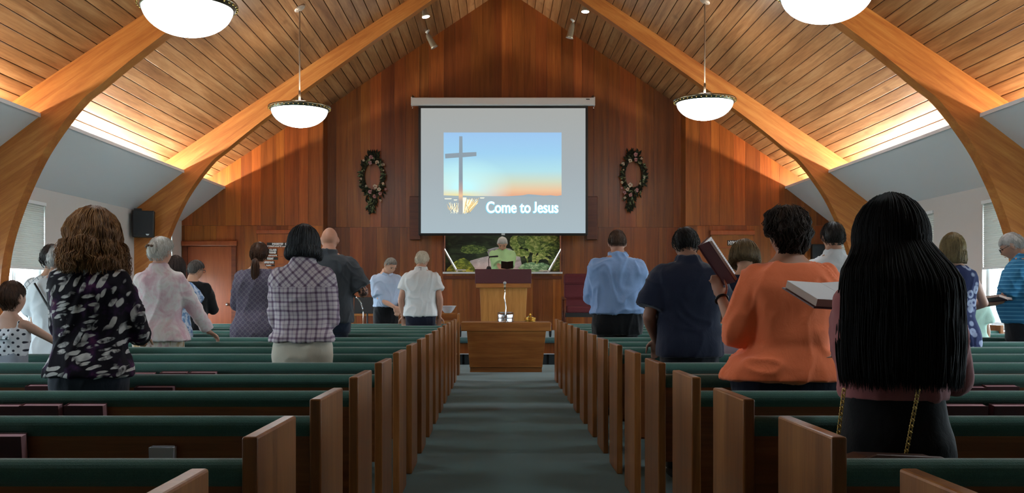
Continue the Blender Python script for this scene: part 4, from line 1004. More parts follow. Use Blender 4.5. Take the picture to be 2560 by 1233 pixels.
HEADS = {}
def person(x, y, H, label, yaw=0., male=True, z0=0., wid=1., dep=1., hip=1., belly=0., lean=0., sk='b98a70', tattoo=False,
           top='white_shirt', hem=.90, ease=.012, flare=0., sleeve=1., sl_r=1., bottom='dark_trousers', skirt=None, tuck=False,
           R=None, L=None, hpitch=0., hyaw=0., hair=None, voxel=.0098, fold=.011, seed=1, collar=False, face=False, strapless=False, glasses=False, beltless=True):
    s = H/1.75; e = empty('person', (x, y, z0), yaw, label, 'person')
    T = MALE if male else FEMALE
    def ln_(z): return lean*max(0, z-.95*s)          # lean: shift forwards
    def ring(z, gx=0., gy=0., n=24, k=1.):
        hw, hd, oy = interp(T, z/s); zz = z/s
        hw *= wid*s; hd *= dep*s
        if zz < 1.0: hw *= hip
        if belly: hd += belly*math.exp(-((zz-1.08)/.13)**2)*s; oy += belly*.35*math.exp(-((zz-1.08)/.13)**2)
        return ell((0, oy*s+ln_(z), z), hw*k+gx, hd*k+gy, n, 2.4)
    sw = (.158 if male else .138)*s*(.45+.55*wid)
    zs = 1.392*s
    l1, l2 = .295*s, .255*s
    arms = {}
    for sd, spec in ((1, R), (-1, L)):
        spec = spec or {}
        sh = Vector((sd*sw, ln_(zs)-.006, zs))
        wr = spec.get('w'); hint = spec.get('e', (sd*.35, -1, -.4))
        if wr is None: wr = (sd*(sw+.07*s), .04, .86*s)
        wr = Vector(wr); el, wr = ik(sh, wr, l1, l2, hint); arms[sd] = (sh, el, wr, spec)
    # ---- skin: one continuous body
    b = MB()
    b.rings([ring(z*s, k=.86) for z in (.76, .84, .92, 1.0, 1.08, 1.16, 1.24, 1.31, 1.37, 1.41)]+[ring(z*s) for z in (1.45, 1.475, 1.505)]+[ell((0, ln_(1.55*s)+.004, 1.55*s), .056*s*(1.08 if male else .92), .056*s*(1.08 if male else .92), 24)])
    hp = Vector((0, ln_(1.5*s)-.005, 1.50*s)); Rm = RZ(hyaw) @ RX(-hpitch)
    hc0 = Vector((0, .022*s, .125*s+.0))            # head centre from the neck pivot
    hs = max(s, .93) if H > 1.4 else s*1.3
    A_, B_, C_ = .077*hs, .097*hs, .118*hs
    nu, nv = 36, 26; Rg = []
    for k in range(nv+1):
        th = PI*min(max(k, .05), nv-.05)/nv; rg = []
        for i in range(nu):
            a = 2*PI*i/nu
            p = Vector((A_*math.sin(th)*math.cos(a), B_*math.sin(th)*math.sin(a), -C_*math.cos(th)))
            zn = p.z/C_
            if zn < -.1:
                q = min(1, (-.1-zn)/.9); p.x *= 1-.28*q; 
                if p.y < 0: p.y *= 1-.45*q
                else: p.y *= 1+.06*q
            if p.y > 0:
                g = lambda cx, cz, wx, wz: math.exp(-((p.x/hs-cx)/wx)**2-((p.z/hs-cz)/wz)**2)
                p.y += hs*(.026*g(0, -.022, .012, .020)+.010*g(0, .002, .010, .022)+.007*g(0, .034, .05, .012)-.011*g(.032, .012, .016, .012)-.011*g(-.032, .012, .016, .012)+.007*g(0, -.062, .022, .010)-.004*g(0, -.052, .02, .004)+.010*g(0, -.098, .022, .016)+.004*g(.045, -.025, .02, .02)+.004*g(-.045, -.025, .02, .02))
            rg.append(p)
        Rg.append(rg)
    headm = lambda p: hp+Rm @ (hc0+p)
    b.rings([[headm(p) for p in rg] for rg in Rg])
    for sd in (-1, 1):
        b.ball(headm(Vector((sd*.080*hs, -.008*hs, -.006*hs))), (.010*hs, .021*hs, .033*hs), 10, 8, Rm @ RZ(-sd*.45))
        b.tube([headm(Vector((sd*.072*hs, -.005*hs, -.012*hs))), headm(Vector((sd*.082*hs, -.010*hs, -.006*hs)))], .012*hs, 8)
    b.tube([Vector((0, ln_(1.48*s)-.008, 1.47*s)), headm(Vector((0, -.02*hs, -.06*hs)))], [.056*s*(1.1 if male else .9), .054*s*(1.1 if male else .92)], 18, rnd=True)
    for sd in (-1, 1):
        sh, el, wr, spec = arms[sd]; r0 = s*(1.05 if male else .92)*(.5+.5*wid)
        b.ball(sh, .050*r0, 14, 10)
        b.tube([sh, sh.lerp(el, .35), sh.lerp(el, .75), el], [.052*r0, .049*r0, .041*r0, .038*r0], 14, rnd=True)
        b.tube([el, el.lerp(wr, .3), el.lerp(wr, .7), wr], [.039*r0, .041*r0, .031*r0, .025*r0], 14, rnd=True)
        # hand: palm and five fingers
        fd = Vector(spec.get('f', (wr-el).normalized())).normalized()
        pn = Vector(spec.get('n', (0, 0, 1))); pn = (pn-fd*pn.dot(fd)); pn = pn.normalized() if pn.length > 1e-3 else fd.orthogonal().normalized()
        sdv = fd.cross(pn).normalized()*sd*(1 if spec.get('flip') is None else -1); curl = spec.get('c', .5); hsz = s*(1.0 if male else .92)
        p0 = wr+fd*.01*hsz; p1 = wr+fd*.085*hsz
        b.tube([wr-fd*.01, p0, wr+fd*.05*hsz, p1], [.026*hsz, .028*hsz, .040*hsz, .038*hsz], 12, .42, True, up=sdv)
        for q, (off, ln3, rr) in enumerate(((.029, .072, .0090), (.010, .080, .0094), (-.010, .075, .0090), (-.028, .058, .0080))):
            st = p1+sdv*off*hsz-fd*.008; pts = [st]; d = fd.copy(); pp = st
            for g_ in range(3):
                ax = fd.cross(pn).normalized(); d = Matrix.Rotation(-curl*(.5 if g_ == 0 else .75), 3, ax) @ d
                pp = pp+d*ln3*hsz*(.45, .32, .26)[g_]; pts.append(pp)
            b.tube(pts, [rr*hsz*1.05, rr*hsz, rr*hsz*.92, rr*hsz*.8], 8, rnd=True)
        st = wr+fd*.025*hsz+sdv*.030*hsz; d1 = (fd*.6+sdv*.75-pn*.25).normalized(); d2 = (fd*.9+sdv*.2-pn*.35*(1+curl)).normalized()
        b.tube([st, st+d1*.035*hsz, st+d1*.035*hsz+d2*.030*hsz, st+d1*.035*hsz+d2*.055*hsz], [.014*hsz, .0115*hsz, .0105*hsz, .0085*hsz], 8, rnd=True)
    lx = .088*s*hip
    for sd in (-1, 1):
        b.tube([(sd*lx, -.01, .82*s), (sd*lx, .0, .62*s), (sd*lx*1.02, .005, .48*s), (sd*lx*1.02, -.012, .34*s), (sd*lx*1.02, 0, .11*s), (sd*lx*1.02, 0, .06*s)], [.080*s, .068*s, .050*s, .050*s, .036*s, .036*s], 14, rnd=True)
        b.tube([(sd*lx*1.02, -.045*s, .045*s), (sd*lx*1.05, .05*s, .045*s), (sd*lx*1.08, .14*s, .034*s)], [.034*s, .038*s, .034*s], 10, .9, True)
    body = link('body', melt(b, 'body', voxel, 3), skin(sk, tattoo), e)
    # ---- top garment
    g = MB(); zt = [1.36, 1.40, 1.435, 1.46]
    hz = hem*s if hem < 2 else hem
    top_z = 1.478 if not strapless else 1.33
    zl = list(np.linspace(hem, 1.34 if not strapless else 1.32, 14))
    rr_ = []
    for z in zl:
        u = max(0, (1.05-z)/.5)
        rr_.append(ring(z*s, ease*s+flare*u, ease*s+flare*u*.8))
    if strapless: rr_ += [ring(1.355*s, ease*s*.6, ease*s*.6)]
    else: rr_ += [ring(1.385*s, ease*s, ease*s), ring(1.425*s, ease*s*.9, ease*s*.9), ring(1.458*s, ease*s*.7, ease*s*.7), ring(1.478*s, ease*s*.5, ease*s*.5)]
    g.rings(rr_)
    if strapless:
        for sd in (-1, 1): g.tube([(sd*.085*s, -.085*s, 1.28*s), (sd*.10*s, -.06*s, 1.42*s), (sd*.095*s, .0, 1.452*s), (sd*.09*s, .09*s, 1.36*s)], .022*s, 8, .5)
    if collar is True:
        kc = .55+.45*wid; cr = [ell((0, ln_(1.49*s)-.012, z*s), r_*s*kc, r_*s*kc, 24, 2.0) for z, r_ in ((1.44, .100), (1.48, .088), (1.515, .078), (1.532, .072))]
        g.rings(cr)
    for sd in (-1, 1):
        sh, el, wr, spec = arms[sd]; r0 = s*(1.05 if male else .92)*(.5+.5*wid); ex = (.012+.004)*sl_r
        if sleeve <= 0: continue
        if not strapless: g.ball(sh, .050*r0+ex*.7, 14, 10)
        pts = [sh, sh.lerp(el, .35), sh.lerp(el, .75), el]; rad = [.052*r0+ex, .049*r0+ex*1.3, .041*r0+ex*1.4, .038*r0+ex*1.3]
        if sleeve < 1:
            pts = [sh, sh.lerp(el, sleeve*.5), sh.lerp(el, sleeve)]; rad = [.052*r0+ex, .050*r0+ex*1.5, .046*r0+ex*1.9]
            g.tube(pts, rad, 16)
        else:
            fr = min(1, sleeve-1+.0)
            g.tube(pts, rad, 16, rnd=True)
            if fr > 0:
                q = el.lerp(wr, fr); rq = .039+(.027-.039)*fr
                g.tube([el, el.lerp(q, .5), q], [.039*r0+ex*1.3, (.039+rq)/2*r0+ex*1.3, rq*r0+ex*1.2], 16)
                g.ball(el, .039*r0+ex*1.25, 12, 8)
    link('dress' if (skirt is None and hem < .7) else 'shirt', melt(g, 'shirt', max(.011, voxel), 6, fold*s, (7, 7, 4.5), seed), M[top], e)
    if collar == 'open':
        for sd in (-1, 1):
            cm_ = MB().prism([(0, 0), (sd*.062*s, .035*s), (sd*.085*s, .0), (sd*.042*s, -.045*s)], -.004, .004, 'y')
            cm_.v = [(p[0]+sd*.006, ln_(1.46*s)+.092*s*dep-abs(p[0])*.55+p[1], 1.462*s+p[2]-0*s) for p in cm_.v]; cm_.build('collar', M[top], e)
        kc = .55+.45*wid; MB().rings([ell((0, ln_(1.49*s)-.018, z*s), r_*s*kc, r_*s*kc*.92, 24, 2.0) for z, r_ in ((1.455, .098), (1.485, .084), (1.50, .079))]).build('collar_band', M[top], e, True)
    # ---- lower garment
    if bottom:
        q = MB(); zb = min(1.06, hem+.12) if hem < 1.04 else hem+.05
        if skirt:
            q.rings([ring(z*s, .006*s+.05*max(0, .9-z)*skirt, .006*s+.05*max(0, .9-z)*skirt) for z in (zb, .98, .92, .86, .78, .70, .6, .5, .42)] if zb > .98 else [ring(z*s, .006*s+.05*max(0, .9-z)*skirt, .006*s+.05*max(0, .9-z)*skirt) for z in (zb, zb-.06, .80, .72, .62, .5, .42)])
        else:
            q.rings([ring(z*s, .004, .004) for z in (zb, zb-.05, .92, .86, .80, .76)])
            for sd in (-1, 1):
                q.ball((sd*.078*s*hip, -.055*s*dep, .865*s), (.088*s*hip, .075*s, .095*s), 14, 10)
                q.tube([(sd*lx, -.01, .84*s), (sd*lx, -.005, .72*s), (sd*lx*1.02, .0, .5*s), (sd*lx*1.02, -.005, .32*s), (sd*lx*1.04, 0, .08*s)], [.092*s*hip, .090*s*hip, .070*s, .068*s, .066*s], 16)
        link('skirt' if skirt else 'trousers', melt(q, 'lower', .013, 3, fold*.6*s, (7, 7, 4), seed+9), M[bottom], e)
    # ---- shoes
    for sd in (-1, 1):
        sm = MB().tube([(sd*lx*1.02, -.065*s, .045*s), (sd*lx*1.03, -.0, .05*s), (sd*lx*1.05, .06*s, .045*s), (sd*lx*1.08, .16*s, .035*s)], [.038*s, .043*s, .044*s, .036*s], 12, .95, True)
        sm.v = [(p[0], p[1], max(p[2], .002)) for p in sm.v]
        sm.build('shoe', 'black', e, True)
    if face:
        for sd in (-1, 1):
            MB().ball(headm(Vector((sd*.032*hs, .079*hs, .010*hs))), .0088*hs, 10, 8).build('eye', plain('eye_dark', '4a362c', .5) if 'eye_dark' not in M else 'eye_dark', e, True)
            MB().tube([headm(Vector((sd*.016*hs, .096*hs, .030*hs))), headm(Vector((sd*.034*hs, .094*hs, .035*hs))), headm(Vector((sd*.052*hs, .082*hs, .029*hs)))], [.003*hs, .004*hs, .002*hs], 6).build('eyebrow', hairmat('6d655c', '9a948c'), e, True)
        MB().tube([headm(Vector((-.022*hs, .094*hs, -.057*hs))), headm(Vector((0, .103*hs, -.054*hs))), headm(Vector((.022*hs, .094*hs, -.057*hs)))], [.002*hs, .004*hs, .002*hs], 6).build('lips', skin('9a5f54'), e, True)
    if glasses:
        gm_ = MB()
        for sd in (-1, 1):
            gm_.torus(headm(Vector((sd*.034*hs, .106*hs, .008*hs))), .022*hs, .0022, 16, 6, Rm @ RX(PI/2), 1.1, .85)
            gm_.tube([headm(Vector((sd*.058*hs, .102*hs, .012*hs))), headm(Vector((sd*.080*hs, .02*hs, .012*hs))), headm(Vector((sd*.084*hs, -.012*hs, .004*hs)))], .0024, 6)
        gm_.tube([headm(Vector((-.010*hs, .108*hs, .010*hs))), headm(Vector((.010*hs, .108*hs, .010*hs)))], .002, 6)
        gm_.build('glasses', 'black', e, True)
    e['_h'] = 0; del e['_h']; HEADS[e.name] = (headm, hs)
    if hair: make_hair(e, headm, Rm, hs, (A_, B_, C_), seed=seed, **hair)
    return e, arms

def make_hair(e, headm, Rm, hs, abc, style='short', mat=None, length=.0, n=700, vol=.012, curl=0., cf=40., rad=.0016, hairline=.42, nape=-.55, seg=9, wide=0., taper=0., seed=1, bald=False, part=None, prof=None, profy=None, shell=True, jit=.01, tip=.0):
    """cap shell that follows the skull plus strand clumps combed over it"""
    r = random.Random(seed*7+3); A_, B_, C_ = abc
    m_ = mat
    def lim(a):             # lowest z/C of the hair for azimuth a (front = +90 deg)
        fy = math.sin(a)
        if fy > 0: return hairline*min(1, fy*1.5)+(-.05)*(1-min(1, fy*1.5))
        return -.05+(nape+.05)*min(1, -fy*1.6)
    def surf(a, zn, k):     # point on the inflated skull
        zn = max(-.999, min(.999, zn)); rr = math.sqrt(1-zn*zn)
        p = Vector((A_*rr*math.cos(a), B_*rr*math.sin(a), C_*zn))
        if zn < -.1:
            q = min(1, (-.1-zn)/.9); p.x *= 1-.28*q
            if p.y < 0: p.y *= 1-.45*q
        nrm = Vector((p.x/A_**2, p.y/B_**2, p.z/C_**2)).normalized()
        return p+nrm*k
    mb = MB()
    if shell and not bald:
        nu, nv = 36, 12; R = []
        for k in range(nv+1):
            u = k/nv; ring = []
            for i in range(nu):
                a = 2*PI*i/nu; zl = lim(a); zn = zl+(.998-zl)*u
                kk = vol*hs*min(1, .15+1.6*u)*(1 if style == 'short' else .45) if u > .01 else -.004
                ring.append(headm(surf(a, zn, kk*(1+.12*math.sin(5*a+3*u)))))
            R.append(ring)
        mb.rings(R, True)
    down = Vector((0, 0, -1))
    for i in range(n):
        a = r.uniform(0, 2*PI)
        if bald:
            if math.sin(a) > .35: continue
        zl = lim(a); dep = r.random()**.6
        if style == 'short':
            z0 = r.uniform(zl+.05, .98) if not bald else r.uniform(zl+.05, .25)
            z1 = z0-r.uniform(.25, .5); z1 = max(zl-.05, z1); ns = 4
            pts = []; da = r.uniform(-.25, .25)
            for k in range(ns+1):
                u = k/ns; kk = vol*hs*(.75+.5*math.sin(PI*min(1, u+.2)))*(.6+.6*dep)
                if u == 1: kk *= .8
                p = surf(a+da*u, z0+(z1-z0)*u, kk)
                if curl: p += noise.noise_vector(p*cf)*curl*2+noise.noise_vector(p*cf*3)*curl*.6
                pts.append(headm(p))
            mb.tube(pts, [rad*.8]+[rad]*(ns-1)+[rad*.35], 3, .7)
        else:
            if math.sin(a) > .55: 
                a = a+PI if r.random() < .7 else a
                zl = lim(a)
            z0 = 1-(1-max(zl+.15, .05))*r.random()**1.5; kk0 = vol*hs*(.35+.8*dep)
            front = math.sin(a)
            zend = -.12 if front < .2 else -.12
            pts = []; nsk = 5
            for k in range(nsk+1):
                u = k/nsk; zn = z0+(zend-z0)*u
                pk = surf(a, zn, kk0*(.8+.2*min(1, 2*u)))
                if curl: pk += noise.noise_vector(pk*cf)*curl*1.2*min(1, u*2)
                pts.append(headm(pk))
            p = pts[-1].copy(); L_ = length*(.93+.07*r.random()+r.uniform(-tip, tip)); lx_ = headm(Vector((0, 0, 0)))
            out = Vector((p.x-lx_.x, p.y-lx_.y, 0)); 
            for k in range(1, seg+1):
                u = k/seg
                w_ = 1+wide*math.sin(PI*min(1, u*.9))-taper*u*u
                wy_ = w_
                if prof: w_ = float(np.interp(u, [k_[0] for k_ in prof], [k_[1] for k_ in prof])); wy_ = float(np.interp(u, [k_[0] for k_ in profy], [k_[1] for k_ in profy]))
                q = Vector((lx_.x+out.x*w_, lx_.y+out.y*wy_-(.07*min(1, u*3.5) if prof else 0), p.z-L_*u))
                ph = i*1.7
                cl = curl*(.3+.7*u)
                q += noise.noise_vector(q*cf)*cl*2+noise.noise_vector(q*cf*2.7)*cl*.7+Vector((noise.noise(Vector((i*.3, u*2, 1)))*jit, noise.noise(Vector((i*.3, u*2, 9)))*jit, 0))
                pts.append(q)
            mb.tube(pts, [rad*.7]+[rad]*(len(pts)-3)+[rad*.8, rad*.25], 3, .7)
    if style != 'short' and shell:       # inner mass under the hanging strands
        R = []; c0 = headm(Vector((0, 0, 0)))
        for k in range(8):
            u = k/7; ring = []
            for i in range(24):
                a = PI+PI*i/23 if True else 0
                p = surf(a, -.1, vol*hs*.55); w_ = (1+wide*math.sin(PI*min(1, u*.9))-taper*u*u)*.93
                q = headm(p); wy_ = w_
                if prof: w_ = .95*float(np.interp(u, [k_[0] for k_ in prof], [k_[1] for k_ in prof])); wy_ = .97*float(np.interp(u, [k_[0] for k_ in profy], [k_[1] for k_ in profy]))
                ring.append(Vector((c0.x+(q.x-c0.x)*w_, c0.y+(q.y-c0.y)*wy_, q.z-length*.93*u)))
            inner = [c0+(p-c0)*.72+Vector((0, 0, (p.z-c0.z)*.28)) for p in ring[::-1]]
            R.append(ring+inner)
        mb.rings(R, True)
    o = mb.build('hair', m_, e, True); return o

def row(j, off=.60): return row_y(j)+off
def at_x(px, y): return (px-VX)*y/F
BASE_LABELS = []

# -- 1 girl, far left
y = row(4); girl, _ = person(at_x(26, y), y, 1.265, 'girl in polka dot dress with brown bun at left edge', male=False, wid=.9, top='print_polka', hem=1.11, ease=.014, sleeve=0, strapless=True,
    bottom='grey_skirt', skirt=2.0, sk='c49a86', R={'w': (.26, .24, .80), 'e': (.8, -.6, 0), 'c': .5}, L={'w': (-.2, .2, .8), 'e': (-.8, -.6, 0)}, hyaw=-.3, hair=dict(style='short', mat=hairmat('2a1b14', '5a3d2c'), n=900, vol=.008, nape=-.75, rad=.0012), voxel=.0088, seed=2)
hm = hairmat('2a1b14', '5a3d2c'); hd, hs_ = HEADS[girl.name]
MB().ball(hd(Vector((-.055, -.13, .0))), (.05, .045, .05), 14, 10).build('hair_bun', hm, girl, True)
MB().torus(hd(Vector((-.045, -.098, .0))), .03, .008, 16, 6, RX(PI/2-.3)).build('hair_tie', 'maroon', girl, True)
for s_ in (-1, 1): MB().tube([(.0, -.098, .925), (s_*.035, -.104, .94), (s_*.045, -.100, .915), (.0, -.098, .92)], .008, 6).build('bow_loop', 'print_polka', girl, True)

# -- 2 curly haired woman, dark splash print
y = row(2); curly, _ = person(at_x(226, y), y, 1.59, 'woman with curly auburn hair in dark floral print tunic', male=False, wid=1.12, dep=1.1, top='print_splash', hem=.895, ease=.026, flare=.03, sleeve=1.75, sl_r=1.1, bottom='jeans',
    R={'w': (.13, .30, .98), 'e': (.5, -.8, -.5)}, L={'w': (-.10, .32, 1.0), 'e': (-.5, -.8, -.5)}, hpitch=.15,
    hair=dict(style='long', mat=hairmat('523420', 'a57648', .5, 'd2aa78'), length=.16, n=2200, vol=.056, curl=.014, cf=26, rad=.0019, wide=.10, taper=-.10, seg=12, jit=.03, tip=.12), voxel=.0098, seed=3)
# -- 3 two people in white by the left window
y = row(5); bag_w, _ = person(at_x(142, y), y, 1.56, 'woman in white blouse with dark shoulder strap, behind the girl', male=False, wid=1.1, top='white_blouse', hem=.74, ease=.03, flare=.05, sleeve=.75, sl_r=1.8, bottom='dark_trousers',
    R={'w': (.15, .3, .95)}, L={'w': (-.16, .30, .98)}, hpitch=.3, hair=dict(style='short', mat=hairmat('8a8a88', 'd8d8d6'), n=300, vol=.02), voxel=.010, seed=4)
sb = MB().tube([(-.11, -.115, 1.28), (-.02, -.145, 1.15), (.08, -.155, 1.0), (.18, -.12, .90)], .008, 6, .5).build('bag_strap', 'black', bag_w, True)
nb_ = empty('shoulder_bag', (at_x(160, y)+.10, y-.12, .72), .3, 'navy cloth shoulder bag beside the woman in floral tunic', 'bag')
m_ = MB().ball((0, 0, .13), (.09, .06, .14), 16, 12).tube([(0, 0, .2), (.0, .02, .30)], .03, 8); link('bag_body', melt(m_, 'bag_body', .01, 3, .012, (10, 10, 6), 5), fabric('navy_bag', '26365c'), nb_)
MB().tube([(0, 0, .28), (-.02, -.02, .38), (-.04, .0, .46)], .008, 6).build('handle', 'navy_bag', nb_, True)
y = row(6); lat, _ = person(at_x(128, y), y, 1.60, 'dark haired woman in white lattice patterned shirt by left window', male=False, wid=1.2, top='print_lattice', hem=.78, ease=.025, sleeve=1.3, sl_r=1.4, bottom='dark_trousers', R={'w': (.12, .3, .95)}, L={'w': (-.14, .30, .95), 'e': (-1, -.3, 0)},
    hair=dict(style='short', mat=hairmat('14100f', '2e2624'), n=300, vol=.02), voxel=.011, seed=5)
# -- 4 older woman, pink and white blouse
y = row(6); pink, _ = person(at_x(398, y), y, 1.66, 'older woman with pinned white hair in pink and white blouse', male=False, wid=1.18, dep=1.1, top='print_pink', hem=.865, ease=.022, flare=.10, sleeve=1.92, sl_r=1.2, bottom='print_skirt', skirt=1.5, sk='c0917c',
    R={'w': (.36, .20, .865), 'e': (.6, -1, .1), 'f': (.5, .7, -.45), 'c': .6}, L={'w': (-.13, .28, 1.0)}, hyaw=-.45, hair=dict(style='short', mat=hairmat('a9a59c', 'dcdad4'), n=600, vol=.024, nape=-.5), voxel=.0098, seed=6, collar=True)
hd, hs_ = HEADS[pink.name]
hm = hairmat('a9a59c', 'dcdad4')
MB().ball(hd(Vector((-.005, -.108, .015))), (.030, .026, .060), 14, 10).build('hair_twist', hm, pink, True)
MB().ball(hd(Vector((.022, -.104, .03))), (.026, .022, .045), 14, 10).build('hair_lock', hm, pink, True)
for q_, v_ in enumerate(((-.035, -.118, .045), (-.01, -.132, .055), (.022, -.125, .05))): MB().ball(hd(Vector(v_)), (.016, .010, .011), 10, 8).build('hair_clip', plain('tortoise', '5a4030', .3) if 'tortoise' not in M else 'tortoise', pink, True)
# -- 5, 6 behind her
y = row(8); p5, _ = person(at_x(437, y), y, 1.58, 'brown haired woman in blue and white puff sleeves', male=False, wid=1.05, top='print_bluewhite', hem=.85, sleeve=.62, sl_r=2.2, bottom='dark_trousers', R={'w': (.27, .24, .83), 'e': (.6, -1, 0)}, L={'w': (-.1, .3, 1.0)}, hpitch=.1,
    hair=dict(style='bob', mat=hairmat('1f1512', '43302a'), length=.08, n=500, vol=.022, rad=.002), voxel=.011, seed=7)
y = row(10); p6, _ = person(at_x(482, y), y, 1.60, 'person in black with short greying hair near the door', male=True, wid=.98, top='black_cloth', hem=.86, ease=.03, sleeve=1.9, sl_r=1.4, bottom='dark_trousers', R={'w': (.12, .30, 1.05), 'e': (.5, -.8, -.5)}, L={'w': (-.1, .3, 1.0)}, hyaw=-.6, hpitch=.2,
    hair=dict(style='short', mat=hairmat('2a2624', '6a6460'), n=400, vol=.016), voxel=.011, seed=8, glasses=True)
# -- 7 ponytail woman in purple print
y = row(8); pony, _ = person(at_x(646, y), y, 1.72, 'woman with brown ponytail in grey purple patterned cardigan', male=False, wid=1.28, dep=1.2, top='print_hex', hem=.72, ease=.03, flare=.04, sleeve=1.15, sl_r=1.5, bottom='dark_trousers', R={'w': (.12, .32, 1.05), 'e': (.5, -.8, -.5)}, L={'w': (-.14, .30, 1.10), 'e': (-.5, -.8, -.5)}, hpitch=.12,
    hair=dict(style='short', mat=hairmat('22140e', '57361f'), n=700, vol=.014, nape=-.6), voxel=.010, seed=9)
m_ = MB(); rr = random.Random(4); bz = 1.72*.905
for i in range(120):
    a = rr.uniform(0, 2*PI); q = rr.random()**.5
    pts = [(0, -.108, bz)]+[(q*w_*math.cos(a)+.004*math.sin(u*9+i), -.125-dy+q*w_*.7*math.sin(a), bz-u*.27) for u, w_, dy in ((.08, .026, .008), (.3, .042, .014), (.55, .040, .012), (.8, .030, .008), (1, .012, .004))]
    m_.tube(pts, [.004, .005, .005, .005, .004, .002], 4)
m_.build('ponytail', hairmat('22140e', '57361f'), pony, True)
# -- 8 plaid shirt
y = row(4); plaid, _ = person(at_x(757, y), y, 1.645, 'woman with dark grey bob in plaid shirt and cream trousers', male=False, wid=1.14, dep=1.1, hip=1.02, top='print_plaid', hem=.955, ease=.030, flare=.06, sleeve=1.9, sl_r=1.4, bottom='cream_trousers', R={'w': (.06, .24, 1.02), 'e': (.5, -.8, -.5)}, L={'w': (-.06, .24, 1.04), 'e': (-.5, -.8, -.5)}, hpitch=.15,
    hair=dict(style='bob', mat=hairmat('16181b', '3b3f44', .5, '70706c'), length=.085, n=1500, vol=.034, rad=.0019, wide=.14, jit=.008), voxel=.0098, seed=10, fold=.015, collar=True)
# -- 9 bald man in dark grey
y = row(8); baldm, _ = person(at_x(822, y), y, 1.88, 'tall bald man in dark grey short sleeved shirt with tattooed arm', male=True, wid=1.18, dep=1.2, belly=.03, top='grey_shirt', hem=.86, ease=.03, sleeve=.86, sl_r=1.7, bottom='dark_jeans', sk='c08a72', tattoo=True, R={'w': (.30, .26, 1.20), 'e': (.5, -1, -.5), 'f': (-.2, .4, .9), 'c': .9}, L={'w': (-.15, .3, 1.1)}, hpitch=.2, collar=True, voxel=.0098, seed=11)
# -- 10 man facing us at the front
y = 14.35; facing, _ = person(at_x(965, y), y, 1.78, 'grey haired man in pale blue shirt facing the camera, head bowed', yaw=PI+.35, male=True, wid=1.05, dep=1.15, belly=.05, lean=.06, top='paleblue_shirt', hem=1.0, ease=.018, sleeve=.88, sl_r=1.6, bottom='black_cloth', sk='c9987f', face=True,
    R={'w': (-.05, .27, 1.02), 'e': (.9, -.5, -.2), 'c': 1.15, 'f': (-.8, .25, -.5), 'n': (0, 1, .2)}, L={'w': (-.13, .25, 1.0), 'e': (-.9, -.5, -.2), 'c': 1.2, 'f': (.35, .3, -.85), 'n': (0, 1, .2)}, hpitch=.62, hyaw=.40, hair=dict(style='short', mat=hairmat('6f6a64', 'aaa49c'), n=350, vol=.007, hairline=.62, nape=-.4), collar='open', voxel=.0088, seed=12)
# -- 11 white polo
y = row(12, .60); polo, _ = person(at_x(1052, y), y, 1.79, 'white haired man in white polo shirt at the front left pew', male=True, wid=1.14, dep=1.15, belly=.02, top='white_polo', hem=.885, ease=.028, sleeve=.62, sl_r=1.5, bottom='navy_trousers', sk='b88a74', R={'w': (.24, .06, .90), 'e': (.6, -1, 0), 'c': .4}, L={'w': (-.24, .06, .90), 'e': (-.6, -1, 0), 'c': .4}, hyaw=-.25, hpitch=.25,
    hair=dict(style='short', mat=hairmat('b9b09c', 'e2dccc'), n=500, vol=.014), collar=True, voxel=.0098, seed=13, fold=.015)
for q, xx in enumerate((-.006, .012)): MB().box((xx-.004, -.098, 1.79*.855), (.010, .012, .062), RX(-.35)).build('collar_stripe', ('navy_trousers', 'maroon')[q], polo)
# -- 12 speaker at the pulpit
y = 17.92; spk, sa = person(at_x(1256, y), y, 1.83, 'white haired speaker in lime polo reading at the pulpit', yaw=PI, z0=P_Z, male=True, wid=1.02, top='lime_polo', hem=.9, ease=.022, sleeve=.75, sl_r=1.8, bottom='dark_trousers', sk='c09078', face=True, R={'w': (-.10, .34, 1.10), 'e': (.5, -.8, -.5)}, L={'w': (.02, .34, 1.08), 'e': (-.5, -.8, -.5)}, hpitch=.72,
    hair=dict(style='short', mat=hairmat('d2d2d0', 'f6f6f4'), n=400, vol=.012, hairline=.5), collar='open', voxel=.0098, seed=14)
# -- 13 large man in blue shirt
y = row(8); bluem, _ = person(at_x(1544, y), y, 1.845, 'broad man in blue dress shirt and black trousers, right of the pulpit', male=True, wid=1.32, dep=1.35, hip=1.05, belly=.05, top='blue_shirt', hem=.955, ease=.035, flare=.0, sleeve=1.9, sl_r=1.7, bottom='black_cloth', sk='b07f6a', R={'w': (.12, .36, 1.15), 'e': (.5, -.8, -.5)}, L={'w': (-.14, .34, 1.16), 'e': (-.5, -.8, -.5)}, hpitch=.1,
    hair=dict(style='short', mat=hairmat('2a1d16', '5a4232'), n=500, vol=.009, nape=-.3), collar=True, voxel=.0098, seed=15, fold=.018)
# -- 14 navy polo man
y = row(4); navy, _ = person(at_x(1722, y), y, 1.66, 'man in dark navy short sleeved shirt, left arm hanging', male=True, wid=1.16, dep=1.2, top='navy_shirt', hem=.84, ease=.03, sleeve=.82, sl_r=2.0, bottom='dark_trousers', sk='8a6452', L={'w': (-.19, .16, .90), 'e': (-.7, -1, 0), 'c': .7, 'f': (.1, .5, -.8)}, R={'w': (.15, .32, 1.1)}, hpitch=.45, lean=.06,
    hair=dict(style='short', mat=hairmat('0b0a0a', '201c1a'), n=600, vol=.016, nape=-.6), collar=True, voxel=.0088, seed=16)
